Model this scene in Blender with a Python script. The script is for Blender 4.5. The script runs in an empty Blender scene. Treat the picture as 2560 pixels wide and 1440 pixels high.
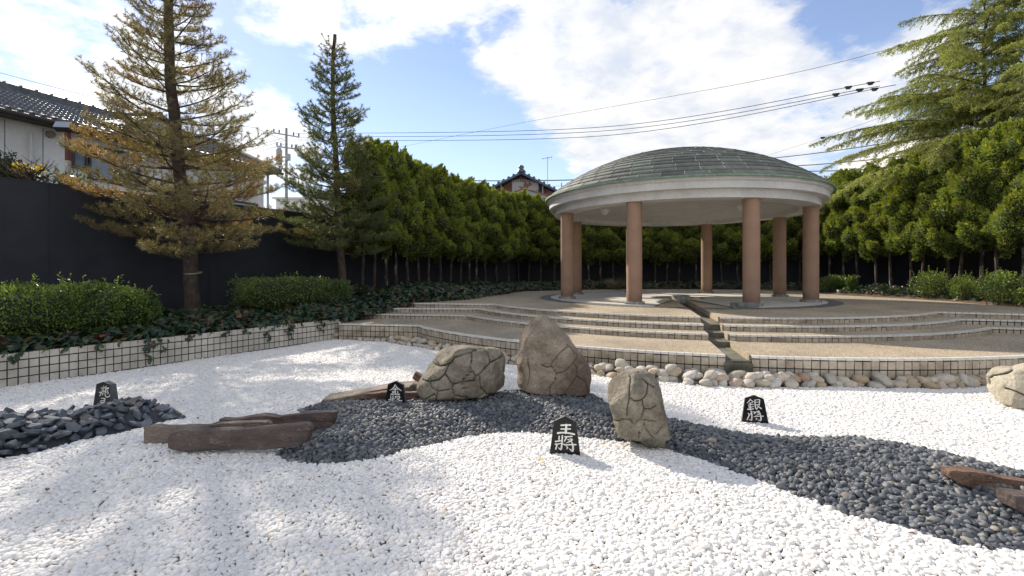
import bpy, bmesh, math, random
import numpy as np
from mathutils import Vector, Matrix
R = math.radians
scene = bpy.context.scene
COL = scene.collection
F = 1207.0      # focal length, in pixels of a 2560 wide frame (17 mm lens)
Y0 = 676.0      # image row of the horizon
H = 1.78        # camera height over the gravel

# ------------------------------------------------------------ camera
cam_d = bpy.data.cameras.new('camera'); cam = bpy.data.objects.new('camera', cam_d)
COL.objects.link(cam); scene.camera = cam
cam.location = (0, 0, H); cam.rotation_euler = (R(90), 0, 0)
cam_d.sensor_width = 36; cam_d.lens = 36 * F / 2560
cam_d.shift_y = -(720 - Y0) / 2560
cam_d.clip_start = 0.05; cam_d.clip_end = 2000

# ------------------------------------------------------------ light
SUN_AZ = R(-37); SUN_EL = R(33)          # azimuth from +Y, negative = to the left
sd = Vector((math.sin(SUN_AZ) * math.cos(SUN_EL), math.cos(SUN_AZ) * math.cos(SUN_EL), math.sin(SUN_EL)))
sun_d = bpy.data.lights.new('sun', 'SUN'); sun = bpy.data.objects.new('sun', sun_d); COL.objects.link(sun)
sun_d.energy = 3.6; sun_d.angle = R(0.9); sun_d.color = (1, .90, .77)
sun.rotation_euler = sd.to_track_quat('Z', 'Y').to_euler()
scene.view_settings.view_transform = 'Standard'; scene.view_settings.look = 'None'
scene.view_settings.exposure = 0.90; scene.view_settings.gamma = 1
scene.cycles.use_denoising = True
scene.cycles.max_bounces = 7; scene.cycles.diffuse_bounces = 5; scene.cycles.glossy_bounces = 3
scene.cycles.transmission_bounces = 4; scene.cycles.transparent_max_bounces = 6
scene.cycles.caustics_reflective = False; scene.cycles.caustics_refractive = False
scene.cycles.sample_clamp_indirect = 6

W = bpy.data.worlds.new('World'); scene.world = W; W.use_nodes = True
nt = W.node_tree; nt.nodes.clear()
class NT:
    """small helper around a node tree"""
    def __init__(s, tree): s.t = tree
    def n(s, typ, **kw):
        nd = s.t.nodes.new(typ)
        for k, v in kw.items():
            if k.startswith('i_'):
                key = k[2:]; key = int(key) if key.isdigit() else key.replace('_', ' ')
                nd.inputs[key].default_value = v
            else: setattr(nd, k, v)
        return nd
    def l(s, a, b): s.t.links.new(a, b)
    def math(s, op, a, b=None, c=None, clamp=False):
        nd = s.t.nodes.new('ShaderNodeMath'); nd.operation = op; nd.use_clamp = clamp
        for i, v in enumerate((a, b, c)):
            if v is None: continue
            if isinstance(v, (int, float)): nd.inputs[i].default_value = v
            else: s.l(v, nd.inputs[i])
        return nd.outputs[0]
    def mix(s, fac, a, b, blend='MIX'):
        nd = s.t.nodes.new('ShaderNodeMix'); nd.data_type = 'RGBA'; nd.blend_type = blend
        for i, v in ((0, fac), (6, a), (7, b)):
            if isinstance(v, (int, float)): nd.inputs[i].default_value = v
            elif isinstance(v, tuple): nd.inputs[i].default_value = (*v[:3], 1)
            else: s.l(v, nd.inputs[i])
        return nd.outputs[2]
    def ramp(s, fac, stops, interp='LINEAR'):
        nd = s.t.nodes.new('ShaderNodeValToRGB'); cr = nd.color_ramp; cr.interpolation = interp
        while len(cr.elements) < len(stops): cr.elements.new(.5)
        for e, (p, c) in zip(cr.elements, stops):
            e.position = p; e.color = (*c, 1) if isinstance(c, tuple) else (c, c, c, 1)
        s.l(fac, nd.inputs[0]); return nd.outputs[0]
    def noise(s, vec, scale, detail=4, rough=.55, dist=0):
        nd = s.n('ShaderNodeTexNoise', i_Scale=scale, i_Detail=detail, i_Roughness=rough, i_Distortion=dist)
        if vec is not None: s.l(vec, nd.inputs['Vector'])
        return nd.outputs['Fac']

def build_world():
    w = NT(nt)
    out = w.n('ShaderNodeOutputWorld'); bg = w.n('ShaderNodeBackground')
    sky = w.n('ShaderNodeTexSky', sky_type='NISHITA', sun_disc=False, sun_elevation=SUN_EL,
              sun_rotation=SUN_AZ, altitude=50, air_density=1.0, dust_density=0.1, ozone_density=2.2)
    tc = w.n('ShaderNodeTexCoord'); d = tc.outputs['Generated']
    sep = w.n('ShaderNodeSeparateXYZ'); w.l(d, sep.inputs[0])
    zz = w.math('ADD', w.math('MAXIMUM', sep.outputs[2], 0.0), 0.22)
    comb = w.n('ShaderNodeCombineXYZ')
    w.l(w.math('DIVIDE', sep.outputs[0], zz), comb.inputs[0]); w.l(w.math('DIVIDE', sep.outputs[1], zz), comb.inputs[1])
    # cloud masses and clear patches, each a direction in the sky: (azimuth deg, elevation deg, radius deg, weight)
    masses = [(-45.8, 17.8, 8.2, 0.28), (-40.2, 15.8, 8.4, 0.28), (-35.5, 20.6, 5.1, 0.2), (-33.5, 13.4, 7.3, 0.35), (-27.6, 15.4, 6.1, 0.38), (-23.3, 12.7, 5.5, 0.35), (-30.8, 24.3, 4.1, 0.2), (-27.9, 21.8, 4.7, -0.35), (-42.3, 21.9, 2.3, -0.2), (-46.2, 15.3, 2.9, -0.25), (-44.6, 11.5, 4.0, -0.1), (-24.1, 20.9, 2.8, -0.2), (-19.2, 26.1, 6.8, 0.45), (-14.8, 22.8, 5.5, 0.42), (-24.9, 25.9, 3.9, 0.25), (-13.1, 16.9, 8.4, -0.6), (-10.3, 11.8, 10.1, -0.6), (-18.3, 17.3, 5.2, -0.4), (-4.7, 24.3, 3.0, -0.45), (-9.4, 19.6, 4.4, -0.4), (-25.7, 18.4, 3.7, -0.2), (3.3, 25.5, 8.1, 0.5), (-3.8, 21.9, 3.1, 0.35), (0.9, 19.9, 5.4, 0.45), (14.8, 24.0, 11.7, 0.55), (21.7, 19.0, 10.0, 0.5), (29.4, 16.0, 7.6, 0.45), (12.2, 13.5, 5.9, 0.5), (7.1, 17.2, 5.4, 0.3), (20.0, 13.8, 6.9, 0.35), (-1.4, 16.0, 4.6, -0.5), (2.4, 12.9, 4.2, -0.5), (30.5, 23.7, 4.9, 0.25), (38.8, 18.1, 5.3, 0.35), (35.2, 22.6, 3.9, -0.6), (16.6, 18.7, 2.6, -0.35), (32.9, 18.3, 3.0, -0.25), (27.2, 11.5, 5.4, 0.2), (33.5, 11.9, 5.4, 0.05), (42.9, 21.1, 4.9, 0.1), (-8.5, 26.8, 5.0, 0.3)]
    masses += [(180, 25, 58, .5), (115, 30, 38, .38), (-115, 30, 38, .38), (0, 84, 22, .2)]   # unseen cloud added behind, beside and overhead as neutral fill light
    tot = None
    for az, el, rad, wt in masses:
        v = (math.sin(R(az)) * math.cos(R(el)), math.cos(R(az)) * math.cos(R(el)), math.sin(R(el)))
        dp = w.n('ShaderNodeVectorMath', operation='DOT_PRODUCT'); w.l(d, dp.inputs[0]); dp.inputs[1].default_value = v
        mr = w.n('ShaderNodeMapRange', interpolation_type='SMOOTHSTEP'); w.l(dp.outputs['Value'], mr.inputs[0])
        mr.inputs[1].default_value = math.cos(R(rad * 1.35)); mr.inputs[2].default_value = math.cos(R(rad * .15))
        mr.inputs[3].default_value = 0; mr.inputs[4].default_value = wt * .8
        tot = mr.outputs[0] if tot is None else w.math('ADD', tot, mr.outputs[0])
    n1 = w.noise(comb.outputs[0], 3.2, 10, .60, .30)
    n2 = w.noise(comb.outputs[0], 11.0, 8, .62, .2)
    dens = w.math('ADD', w.math('MULTIPLY', w.math('SUBTRACT', n1, .5), 2.7), w.math('MULTIPLY', w.math('SUBTRACT', n2, .5), 1.15))
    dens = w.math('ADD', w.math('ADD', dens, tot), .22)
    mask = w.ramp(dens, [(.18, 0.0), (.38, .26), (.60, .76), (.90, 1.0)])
    shade = w.ramp(w.noise(comb.outputs[0], 5.0, 8, .62, .1), [(.35, 0.0), (.62, 1.0)])
    ccol = w.mix(shade, (.74, .79, .88), (1.06, 1.04, 1.01))
    # brightening of the cloud deck around the sun
    dp = w.n('ShaderNodeVectorMath', operation='DOT_PRODUCT'); w.l(d, dp.inputs[0]); dp.inputs[1].default_value = sd
    glow = w.math('POWER', w.math('MAXIMUM', dp.outputs['Value'], 0.0), 10)
    cb = w.math('ADD', .56, w.math('MULTIPLY', glow, .32))
    vm = w.n('ShaderNodeVectorMath', operation='SCALE'); w.l(ccol, vm.inputs[0]); w.l(cb, vm.inputs['Scale'])
    sk = w.n('ShaderNodeVectorMath', operation='SCALE'); w.l(w.mix(1.0, sky.outputs[0], (1.03, .94, 1.0), 'MULTIPLY'), sk.inputs[0]); sk.inputs['Scale'].default_value = SKY_S
    # thin pale veil towards the horizon
    veil = w.ramp(sep.outputs[2], [(0.0, .50), (.18, .26), (.38, .10)])
    m = w.mix(veil, sk.outputs[0], (.50, .585, .70))
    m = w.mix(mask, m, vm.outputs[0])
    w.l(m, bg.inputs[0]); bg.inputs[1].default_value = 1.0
    w.l(bg.outputs[0], out.inputs[0])
SKY_S = .094
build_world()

# ------------------------------------------------------------ helpers
def wp(px, py, z=0.0):
    """photo pixel -> point of the plane at height z"""
    d = F * (H - z) / (py - Y0); return (px - 1280) / F * d, d
def wd(px, py, d):
    """photo pixel at a known distance -> x, z"""
    return (px - 1280) / F * d, H - (py - Y0) / F * d

def tag(o, label=None, cat=None, group=None, kind=None):
    if label: o['label'] = label
    if cat: o['category'] = cat
    if group: o['group'] = group
    if kind: o['kind'] = kind
    return o
def empty(name, loc=(0, 0, 0), rz=0, **kw):
    o = bpy.data.objects.new(name, None); COL.objects.link(o); o.location = loc; o.rotation_euler = (0, 0, rz)
    o.empty_display_size = .2
    return tag(o, **kw)
def link(name, me, parent=None, loc=None, **kw):
    o = bpy.data.objects.new(name, me)
    if kw.pop('hidden', False): pass
    else: COL.objects.link(o)
    if parent: o.parent = parent
    if loc is not None: o.location = loc
    return tag(o, **kw)

def np_mesh(name, V, Fc, mat=None, col=None, smooth=False, fmat=None):
    """V (n,3); Fc (m,k) array or list of arrays with different k; col (n,3) point colours"""
    me = bpy.data.meshes.new(name)
    V = np.asarray(V, dtype=np.float32)
    groups = Fc if isinstance(Fc, list) else [Fc]
    groups = [np.asarray(g, dtype=np.int32) for g in groups if len(g)]
    me.vertices.add(len(V)); me.vertices.foreach_set('co', V.ravel())
    loops = np.concatenate([g.ravel() for g in groups])
    tot = np.concatenate([np.full(len(g), g.shape[1], np.int32) for g in groups])
    st = np.concatenate([[0], np.cumsum(tot)[:-1]]).astype(np.int32)
    me.loops.add(len(loops)); me.loops.foreach_set('vertex_index', loops)
    me.polygons.add(len(tot)); me.polygons.foreach_set('loop_start', st); me.polygons.foreach_set('loop_total', tot)
    if smooth: me.polygons.foreach_set('use_smooth', np.ones(len(tot), bool))
    if fmat is not None: me.polygons.foreach_set('material_index', np.asarray(fmat, np.int32))
    if mat: 
        for m in (mat if isinstance(mat, (list, tuple)) else [mat]): me.materials.append(m)
    if col is not None:
        at = me.color_attributes.new('Col', 'FLOAT_COLOR', 'POINT')
        c = np.ones((len(V), 4), np.float32); c[:, :3] = col
        at.data.foreach_set('color', c.ravel())
    me.update(); me.validate(); return me

class MB:
    """collects boxes, prisms, tubes, lathes into one mesh"""
    def __init__(s): s.v = []; s.f = []; s.mi = []; s.sm = []
    def add(s, V, Fs, mi=0, sm=False):
        b = len(s.v); s.v += [tuple(v) for v in V]
        for f in Fs: s.f.append([b + i for i in f]); s.mi.append(mi); s.sm.append(sm)
    def box(s, c, size, rz=0, mi=0, rx=0, ry=0):
        hx, hy, hz = [k / 2 for k in size]
        m = Matrix.Rotation(rz, 3, 'Z') @ Matrix.Rotation(ry, 3, 'Y') @ Matrix.Rotation(rx, 3, 'X')
        V = [Vector(c) + m @ Vector((x * hx, y * hy, z * hz)) for x, y, z in
             ((-1, -1, -1), (1, -1, -1), (1, 1, -1), (-1, 1, -1), (-1, -1, 1), (1, -1, 1), (1, 1, 1), (-1, 1, 1))]
        s.add(V, [(0, 3, 2, 1), (4, 5, 6, 7), (0, 1, 5, 4), (1, 2, 6, 5), (2, 3, 7, 6), (3, 0, 4, 7)], mi)
    def prism(s, poly, z0, z1, mi=0, mtop=None):
        n = len(poly); V = [(x, y, z0) for x, y in poly] + [(x, y, z1) for x, y in poly]
        s.add(V, [tuple(range(n - 1, -1, -1))], mi); s.add(V, [tuple(range(n, 2 * n))], mi if mtop is None else mtop)
        s.add(V, [(i, (i + 1) % n, n + (i + 1) % n, n + i) for i in range(n)], mi)
    def tube(s, pts, rad, seg=8, mi=0, sm=True, caps=True):
        pts = [Vector(p) for p in pts]; n = len(pts)
        rad = rad if isinstance(rad, (list, tuple)) else [rad] * n
        V = []; ref = None
        for i, p in enumerate(pts):
            t = (pts[min(i + 1, n - 1)] - pts[max(i - 1, 0)]).normalized()
            if ref is None: ref = t.orthogonal().normalized()
            ref = (ref - t * ref.dot(t)).normalized(); b = t.cross(ref)
            for k in range(seg):
                a = 2 * math.pi * k / seg; V.append(p + (ref * math.cos(a) + b * math.sin(a)) * rad[i])
        Fs = [(i * seg + k, i * seg + (k + 1) % seg, (i + 1) * seg + (k + 1) % seg, (i + 1) * seg + k) for i in range(n - 1) for k in range(seg)]
        s.add(V, Fs, mi, sm)
        if caps: s.add([V[k] for k in range(seg)], [tuple(range(seg - 1, -1, -1))], mi); s.add(V[-seg:], [tuple(range(seg))], mi)
    def lathe(s, prof, c=(0, 0), seg=48, mi=0, sm=True, a0=0, a1=2 * math.pi):
        """prof: (radius, z) list"""
        full = abs(a1 - a0 - 2 * math.pi) < 1e-6; m = seg if full else seg + 1
        V = [(c[0] + r * math.cos(a0 + (a1 - a0) * k / seg), c[1] + r * math.sin(a0 + (a1 - a0) * k / seg), z) for r, z in prof for k in range(m)]
        Fs = [(i * m + k, i * m + (k + 1) % m, (i + 1) * m + (k + 1) % m, (i + 1) * m + k) for i in range(len(prof) - 1) for k in range(seg)]
        s.add(V, Fs, mi, sm)
    def mesh(s, name, mats, bevel=0):
        me = bpy.data.meshes.new(name); me.from_pydata(s.v, [], s.f)
        for m in (mats if isinstance(mats, (list, tuple)) else [mats]): me.materials.append(m)
        me.polygons.foreach_set('material_index', s.mi); me.polygons.foreach_set('use_smooth', s.sm)
        bm = bmesh.new(); bm.from_mesh(me)
        if bevel:
            bmesh.ops.remove_doubles(bm, verts=bm.verts, dist=1e-5)
            bmesh.ops.bevel(bm, geom=[e for e in bm.edges if len(e.link_faces) == 2 and e.calc_face_angle(0) > .6], offset=bevel, segments=2, affect='EDGES')
        bmesh.ops.recalc_face_normals(bm, faces=bm.faces); bm.to_mesh(me); bm.free()
        me.update(); return me
    def build(s, name, mats, parent=None, bevel=0, **kw):
        return link(name, s.mesh(name, mats, bevel), parent, **kw)

# value noise
_rg = np.random.default_rng(7); _G = _rg.random((32, 32, 32)).astype(np.float32)
def vnoise(p):
    p = np.asarray(p, np.float64); i = np.floor(p).astype(int); f = p - i; f = f * f * (3 - 2 * f); i &= 31; j = (i + 1) & 31
    x0, y0, z0 = i.T; x1, y1, z1 = j.T; fx, fy, fz = f.T
    a = _G[x0, y0, z0] * (1 - fx) + _G[x1, y0, z0] * fx; b = _G[x0, y1, z0] * (1 - fx) + _G[x1, y1, z0] * fx
    c = _G[x0, y0, z1] * (1 - fx) + _G[x1, y0, z1] * fx; e = _G[x0, y1, z1] * (1 - fx) + _G[x1, y1, z1] * fx
    return (a * (1 - fy) + b * fy) * (1 - fz) + (c * (1 - fy) + e * fy) * fz
def fbm(p, octv=4, g=.5):
    s = 0; a = 1; t = 0; p = np.asarray(p, float)
    for o in range(octv): s = s + a * (vnoise(p * 2 ** o + 13.7 * o) - .5); t += a; a *= g
    return s / t * 2
def inside(P, poly):
    x, y = P[:, 0], P[:, 1]; r = np.zeros(len(P), bool); n = len(poly)
    for i in range(n):
        (x1, y1), (x2, y2) = poly[i], poly[(i + 1) % n]
        if y1 == y2: continue
        c = ((y1 > y) != (y2 > y)) & (x < (x2 - x1) * (y - y1) / (y2 - y1) + x1); r ^= c
    return r
def seg_dist(P, line, closed=False):
    d = np.full(len(P), 1e9); n = len(line); L = [np.array(q, float) for q in line]
    for i in range(n if closed else n - 1):
        a, b = L[i], L[(i + 1) % n]; ab = b - a; t = np.clip(((P - a) @ ab) / max(ab @ ab, 1e-12), 0, 1)
        d = np.minimum(d, np.linalg.norm(P - (a + t[:, None] * ab), axis=1))
    return d
def resample(poly, step):
    P = [np.array(p, float) for p in poly]; L = [0]
    for a, b in zip(P, P[1:]): L.append(L[-1] + np.linalg.norm(b - a))
    n = max(2, int(round(L[-1] / step)) + 1); out = []
    for s in np.linspace(0, L[-1], n):
        i = min(max(np.searchsorted(L, s) - 1, 0), len(P) - 2); t = (s - L[i]) / (L[i + 1] - L[i]); out.append(tuple(P[i] * (1 - t) + P[i + 1] * t))
    return out

# ------------------------------------------------------------ materials
def mat(name):
    m = bpy.data.materials.new(name); m.use_nodes = True; m.node_tree.nodes.clear(); w = NT(m.node_tree)
    out = w.n('ShaderNodeOutputMaterial'); b = w.n('ShaderNodeBsdfPrincipled'); w.l(b.outputs[0], out.inputs[0])
    return m, w, b, out
def coords(w, which='Object'):
    return w.n('ShaderNodeTexCoord').outputs[which]
def bump(w, b, hgt, strength, dist=.01):
    n = w.n('ShaderNodeBump', i_Strength=strength, i_Distance=dist); w.l(hgt, n.inputs['Height']); w.l(n.outputs[0], b.inputs['Normal'])
def noisy(name, c1, c2, scale, rough=.8, bs=0, bscale=None, detail=6, c3=None, spec=.5, bdist=.01, lo=.35, hi=.65, obj_rand=0, metal=0, fine=None):
    """colour from a noise ramp, bump from another noise; optional per object brightness"""
    m, w, b, out = mat(name); co = coords(w)
    f = w.noise(co, scale, detail, .6)
    st = [(lo, c1), (hi, c2)] if c3 is None else [(lo, c1), ((lo + hi) / 2, c2), (hi, c3)]
    c = w.ramp(f, st)
    if fine:
        fs, amt = fine; c = w.mix(1.0, c, w.ramp(w.noise(co, fs, 3, .7), [(.3, 1 - amt), (.7, 1 + amt)]), 'MULTIPLY')
    if obj_rand:
        oi = w.n('ShaderNodeObjectInfo'); c = w.mix(1.0, c, w.ramp(oi.outputs['Random'], [(0, 1 - obj_rand), (1, 1 + obj_rand)]), 'MULTIPLY')
    w.l(c, b.inputs['Base Color']); b.inputs['Roughness'].default_value = rough
    b.inputs['Specular IOR Level'].default_value = spec; b.inputs['Metallic'].default_value = metal
    if bs: bump(w, b, w.noise(co, bscale or scale * 4, 6, .6), bs, bdist)
    return m
def leafy(name, rough=.5, trans=.35, tint=(1, 1, 1), noise=.25, nscale=2.0, spec=.4, rand=None):
    """foliage: colour from the attribute Col (or from the instance's random value), part of the light passes through"""
    m, w, b, out = mat(name)
    if rand:
        oi = w.n('ShaderNodeObjectInfo'); c = w.ramp(oi.outputs['Random'], rand)
    else:
        at = w.n('ShaderNodeVertexColor', layer_name='Col'); c = at.outputs[0]
    c = w.mix(1.0, c, tint, 'MULTIPLY')
    geo = w.n('ShaderNodeNewGeometry')
    c = w.mix(1.0, c, w.ramp(w.noise(geo.outputs['Position'], nscale, 3), [(.3, 1 - noise), (.7, 1 + noise)]), 'MULTIPLY')
    w.l(c, b.inputs['Base Color']); b.inputs['Roughness'].default_value = rough; b.inputs['Specular IOR Level'].default_value = spec
    tr = w.n('ShaderNodeBsdfTranslucent'); w.l(w.mix(1.0, c, (1.3, 1.35, .7), 'MULTIPLY'), tr.inputs[0])
    mx = w.n('ShaderNodeMixShader'); mx.inputs[0].default_value = trans
    w.l(b.outputs[0], mx.inputs[1]); w.l(tr.outputs[0], mx.inputs[2]); w.l(mx.outputs[0], out.inputs[0])
    return m

M = {}
M['tile'] = noisy('tile_cream', (.25, .205, .15), (.39, .33, .25), 3, .45, .1, 60, c3=(.50, .44, .35), fine=(14, .12))
M['tile_grey'] = noisy('tile_grey', (.40, .37, .315), (.57, .53, .46), 2, .45, .1, 60, fine=(9, .12))
M['cap'] = noisy('tile_cap', (.60, .58, .53), (.74, .72, .68), 5, .5, .1, 60)
M['grout'] = noisy('grout', (.018, .018, .02), (.04, .038, .035), 9, .95)
M['concrete'] = noisy('concrete', (.42, .40, .35), (.56, .54, .48), 1.2, .85, .2, 30, fine=(25, .1))
M['conc_dark'] = noisy('channel_stone', (.07, .068, .05), (.17, .16, .12), 3, .9, .4, 30, fine=(60, .25))
M['fence'] = noisy('fence_black', (.013, .015, .023), (.021, .024, .034), 1.5, .75, .15, 90)
M['paint'] = noisy('white_paint', (.54, .53, .51), (.66, .65, .63), 1.5, .7, .15, 50, fine=(12, .05))
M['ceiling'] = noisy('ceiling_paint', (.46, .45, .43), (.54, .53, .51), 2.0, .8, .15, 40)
M['soil'] = noisy('soil', (.06, .04, .025), (.14, .09, .05), 4, .95, .6, 30, fine=(40, .3), bdist=.03)
M['bark'] = noisy('bark', (.035, .026, .02), (.09, .065, .05), 6, .95, .9, 22, bdist=.03, fine=(30, .3))
M['wire'] = noisy('cable_black', (.02, .02, .025), (.03, .03, .035), 3, .6)
M['metal'] = noisy('galvanised', (.30, .31, .32), (.42, .43, .44), 8, .5, metal=.4)
M['rust'] = noisy('rusty_steel', (.16, .045, .03), (.35, .20, .14), 3, .8, .3, 30)
def paving_mat():
    m, w, b, out = mat('exposed_aggregate'); co = coords(w)
    v = w.n('ShaderNodeTexVoronoi', i_Scale=95.0); w.l(co, v.inputs['Vector'])
    g = w.n('ShaderNodeSeparateColor'); w.l(v.outputs['Color'], g.inputs[0])
    c = w.ramp(g.outputs[0], [(0, (.12, .085, .055)), (.3, (.27, .21, .13)), (.65, (.40, .325, .22)), (1, (.60, .53, .42))])
    st = w.ramp(w.noise(co, .7, 6, .6), [(.3, .72), (.62, 1.12)])
    c = w.mix(1.0, c, st, 'MULTIPLY')
    w.l(c, b.inputs['Base Color']); b.inputs['Roughness'].default_value = .8
    bump(w, b, v.outputs['Distance'], .5, .006); return m
M['paving'] = paving_mat()
def bark_lichen():
    m, w, b, out = mat('bark_lichen'); co = coords(w)
    c = w.ramp(w.noise(co, 8, 5), [(.35, (.03, .022, .018)), (.65, (.08, .055, .042))])
    mp = w.n('ShaderNodeMapping'); w.l(co, mp.inputs[0]); mp.inputs['Scale'].default_value = (3, 3, .8)
    k = w.ramp(w.noise(mp.outputs[0], 3.0, 6, .7), [(.54, 0.0), (.60, 1.0)])
    oi = w.n('ShaderNodeObjectInfo'); k = w.math('MULTIPLY', k, w.ramp(oi.outputs['Random'], [(.3, .25), (.6, 1.0)]))
    c = w.mix(k, c, (.30, .32, .27)); w.l(c, b.inputs['Base Color']); b.inputs['Roughness'].default_value = .95
    bump(w, b, w.noise(co, 30, 5), .6, .02); return m
M['bark_lichen'] = bark_lichen()
# ------------------------------------------------------------ plan of the garden
C0 = np.array([5.96, 17.4])                       # centre of the pavilion
ZL = {1: .42, 2: .54, 3: .66, 4: .78}             # levels of the terrace
RL = {1: 9.95, 2: 8.23, 3: 7.65, 4: 7.2}
KL = {1: [(847, 808.7), (1047, 812.8)], 2: [(945, 785), (1165, 788)], 3: [(975, 770.5), (1215, 771)], 4: [(1000, 757), (1240, 760)]}
KR = {2: [(2475, 818), (2700, 824)], 3: [(2400, 797), (2720, 805)], 4: [(2325, 778), (2740, 790)]}
def outline(k):
    """front edge of a level, from the far left to the far right"""
    z = ZL[k]; pts = [wp(*p, z) for p in KL[k]]
    if k > 1: v = np.array(pts[0]) - np.array(pts[1]); pts.insert(0, tuple(np.array(pts[0]) + v * .5))
    a0 = math.atan2(pts[-1][1] - C0[1], pts[-1][0] - C0[0])
    if k == 1: a1 = math.atan2(12.6 - C0[1], 8.6)
    else: q = wp(*KR[k][0], z); a1 = math.atan2(q[1] - C0[1], q[0] - C0[0])
    if a0 > 0: a0 -= 2 * math.pi
    for i in range(0 if k > 1 else 1, 61):
        a = a0 + (a1 - a0) * i / 60; pts.append((C0[0] + RL[k] * math.cos(a), C0[1] + RL[k] * math.sin(a)))
    if k > 1: pts.append(wp(*KR[k][1], z))
    else: pts.append((15.5, 12.2))
    # drop doubled points
    out = [pts[0]]
    for p in pts[1:]:
        if math.dist(p, out[-1]) > .05: out.append(p)
    return out
OUT = {k: outline(k) for k in (1, 2, 3, 4)}
ch_f = np.array([3.63, 7.75]); ch_u = (ch_f - C0) / np.linalg.norm(ch_f - C0); ch_n = np.array([-ch_u[1], ch_u[0]])   # channel runs from the centre to the front
if ch_n[0] < 0: ch_n = -ch_n
CHW = .19
# inner edge of the planting beds and the fence behind them
PL0 = np.array([-7.67, 7.23]); PLD = np.array([.5118, .8591]); PL1 = np.array([-4.5, 12.55])
inner = [tuple(PL0 - PLD * 7), tuple(PL0), tuple(PL1), (-3.45, 14.9), (-1.9, 16.6), (-.4, 20.8), (.6, 23.0), (2.4, 24.2), (5.0, 25.6), (9, 25.7), (12.2, 25.0), (13.6, 22.5), (13.3, 19.5), (14.0, 16.8), (13.7, 12.8), (14.3, 8), (14.6, 2)]
FZ = 3.72
fl0 = np.array([-10.82, 10.2]); fld = np.array([.5145, .8575])
outer = [tuple(fl0 - fld * 9.5), tuple(fl0 - fld * 1), tuple(fl0 + fld * 5.5), tuple(fl0 + fld * 7.5), (-5.3, 19.4), (-3.2, 23.0), (-1.2, 26.4), (1.0, 28.3), (5, 28.3), (9, 28.1), (14, 27.2), (17, 25), (17, 20), (17, 17), (17, 12.8), (17, 8), (17, 2)]
bedz = [.45, .45, .45, .62, .76, .76, .76, .76, .76, .76, .76, .76, .76, .76, .76, .76, .76]

def poly_px(pts, z=0): return [wp(x, y, z) for x, y in pts]
BLACK = poly_px([(745, 1030), (800, 1012), (905, 1003), (1000, 1000), (1060, 1000), (1200, 985), (1300, 978), (1400, 978), (1484, 990), (1514, 1014), (1580, 1040), (1670, 1050), (1746, 1066), (1812, 1077), (1856, 1085), (1965, 1094), (2052, 1096), (2140, 1098), (2227, 1112), (2315, 1127), (2402, 1147), (2490, 1171), (2560, 1186), (2800, 1240),
                 (3200, 1400), (3200, 1560), (2800, 1440), (2560, 1380), (2488, 1378), (2385, 1362), (2313, 1339), (2252, 1318), (2160, 1301), (2110, 1286), (2049, 1259), (2004, 1248), (1960, 1226), (1890, 1199), (1812, 1170), (1702, 1135), (1637, 1116), (1549, 1105), (1507, 1101), (1443, 1095), (1379, 1087), (1299, 1080), (1251, 1082), (1171, 1091), (1075, 1114), (1011, 1123), (980, 1139), (900, 1152), (858, 1157), (772, 1158), (725, 1152), (690, 1138), (740, 1100), (800, 1060)])
SLATE = poly_px([(-260, 1240), (-60, 1170), (0, 1147), (60, 1138), (130, 1122), (200, 1102), (240, 1093), (300, 1083), (350, 1070), (400, 1057), (462, 1047), (455, 1037), (430, 1026), (385, 1018), (330, 1018), (240, 1040), (150, 1052), (60, 1062), (0, 1072), (-120, 1090), (-300, 1130)])
COBL = [(815, 845), (826, 847), (877, 851), (964, 856), (1002, 862), (1060, 870), (1104, 880), (1190, 896), (1272, 912), (1370, 926), (1470, 937), (1545, 946), (1637, 954), (1764, 965), (1921, 969), (2052, 969), (2184, 971), (2293, 971), (2464, 968), (2560, 965), (2750, 950), (2950, 930)]
cob_front = poly_px(COBL)
cob_back = [p for p in OUT[1]]
COBP = cob_front + cob_back[::-1]
def mound(P):
    """height of the stone beds over the gravel"""
    P = np.asarray(P, float); h = np.zeros(len(P))
    ins = inside(P, BLACK); d = seg_dist(P, BLACK, True); t = np.clip(d / .55, 0, 1); h = np.where(ins, .10 * t * t * (3 - 2 * t), h)
    ins = inside(P, SLATE); d = seg_dist(P, SLATE, True); t = np.clip(d / .35, 0, 1); h = np.where(ins, .15 * t * t * (3 - 2 * t), h)
    h += .02 * fbm(np.c_[P * .8, np.zeros(len(P))], 2)
    return h
def mound1(x, y): return float(mound(np.array([[x, y]]))[0])

# ------------------------------------------------------------ ground
mb = MB(); mb.add([(-300, -300, -.08), (300, -300, -.08), (300, 400, -.08), (-300, 400, -.08)], [(0, 1, 2, 3)])
mb.build('ground', noisy('ground_earth', (.16, .15, .13), (.24, .23, .20), .3, .95), kind='structure')
def grid_sheet(name, x0, x1, y0, y1, st, mt, zf):
    xs = np.arange(x0, x1, st); ys = np.arange(y0, y1, st); X, Y = np.meshgrid(xs, ys); P = np.c_[X.ravel(), Y.ravel()]
    V = np.c_[P, zf(P)]; nx = len(xs); i = np.arange(len(ys) - 1)[:, None] * nx + np.arange(nx - 1)[None]; i = i.ravel()
    return link(name, np_mesh(name, V, np.c_[i, i + 1, i + nx + 1, i + nx], mt, smooth=True), kind='structure')
def base_mat():
    m, w, b, out = mat('gravel_bed'); at = w.n('ShaderNodeVertexColor', layer_name='Col'); co = coords(w)
    c = w.mix(1.0, at.outputs[0], w.ramp(w.noise(co, 50, 3), [(.3, .7), (.7, 1.1)]), 'MULTIPLY')
    w.l(c, b.inputs['Base Color']); b.inputs['Roughness'].default_value = .9; bump(w, b, w.noise(co, 45, 3), .8, .02); return m
gs = grid_sheet('gravel_bed', -10, 15.2, -2.2, 13.5, .1, base_mat(), lambda P: mound(P) - .022)
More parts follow.
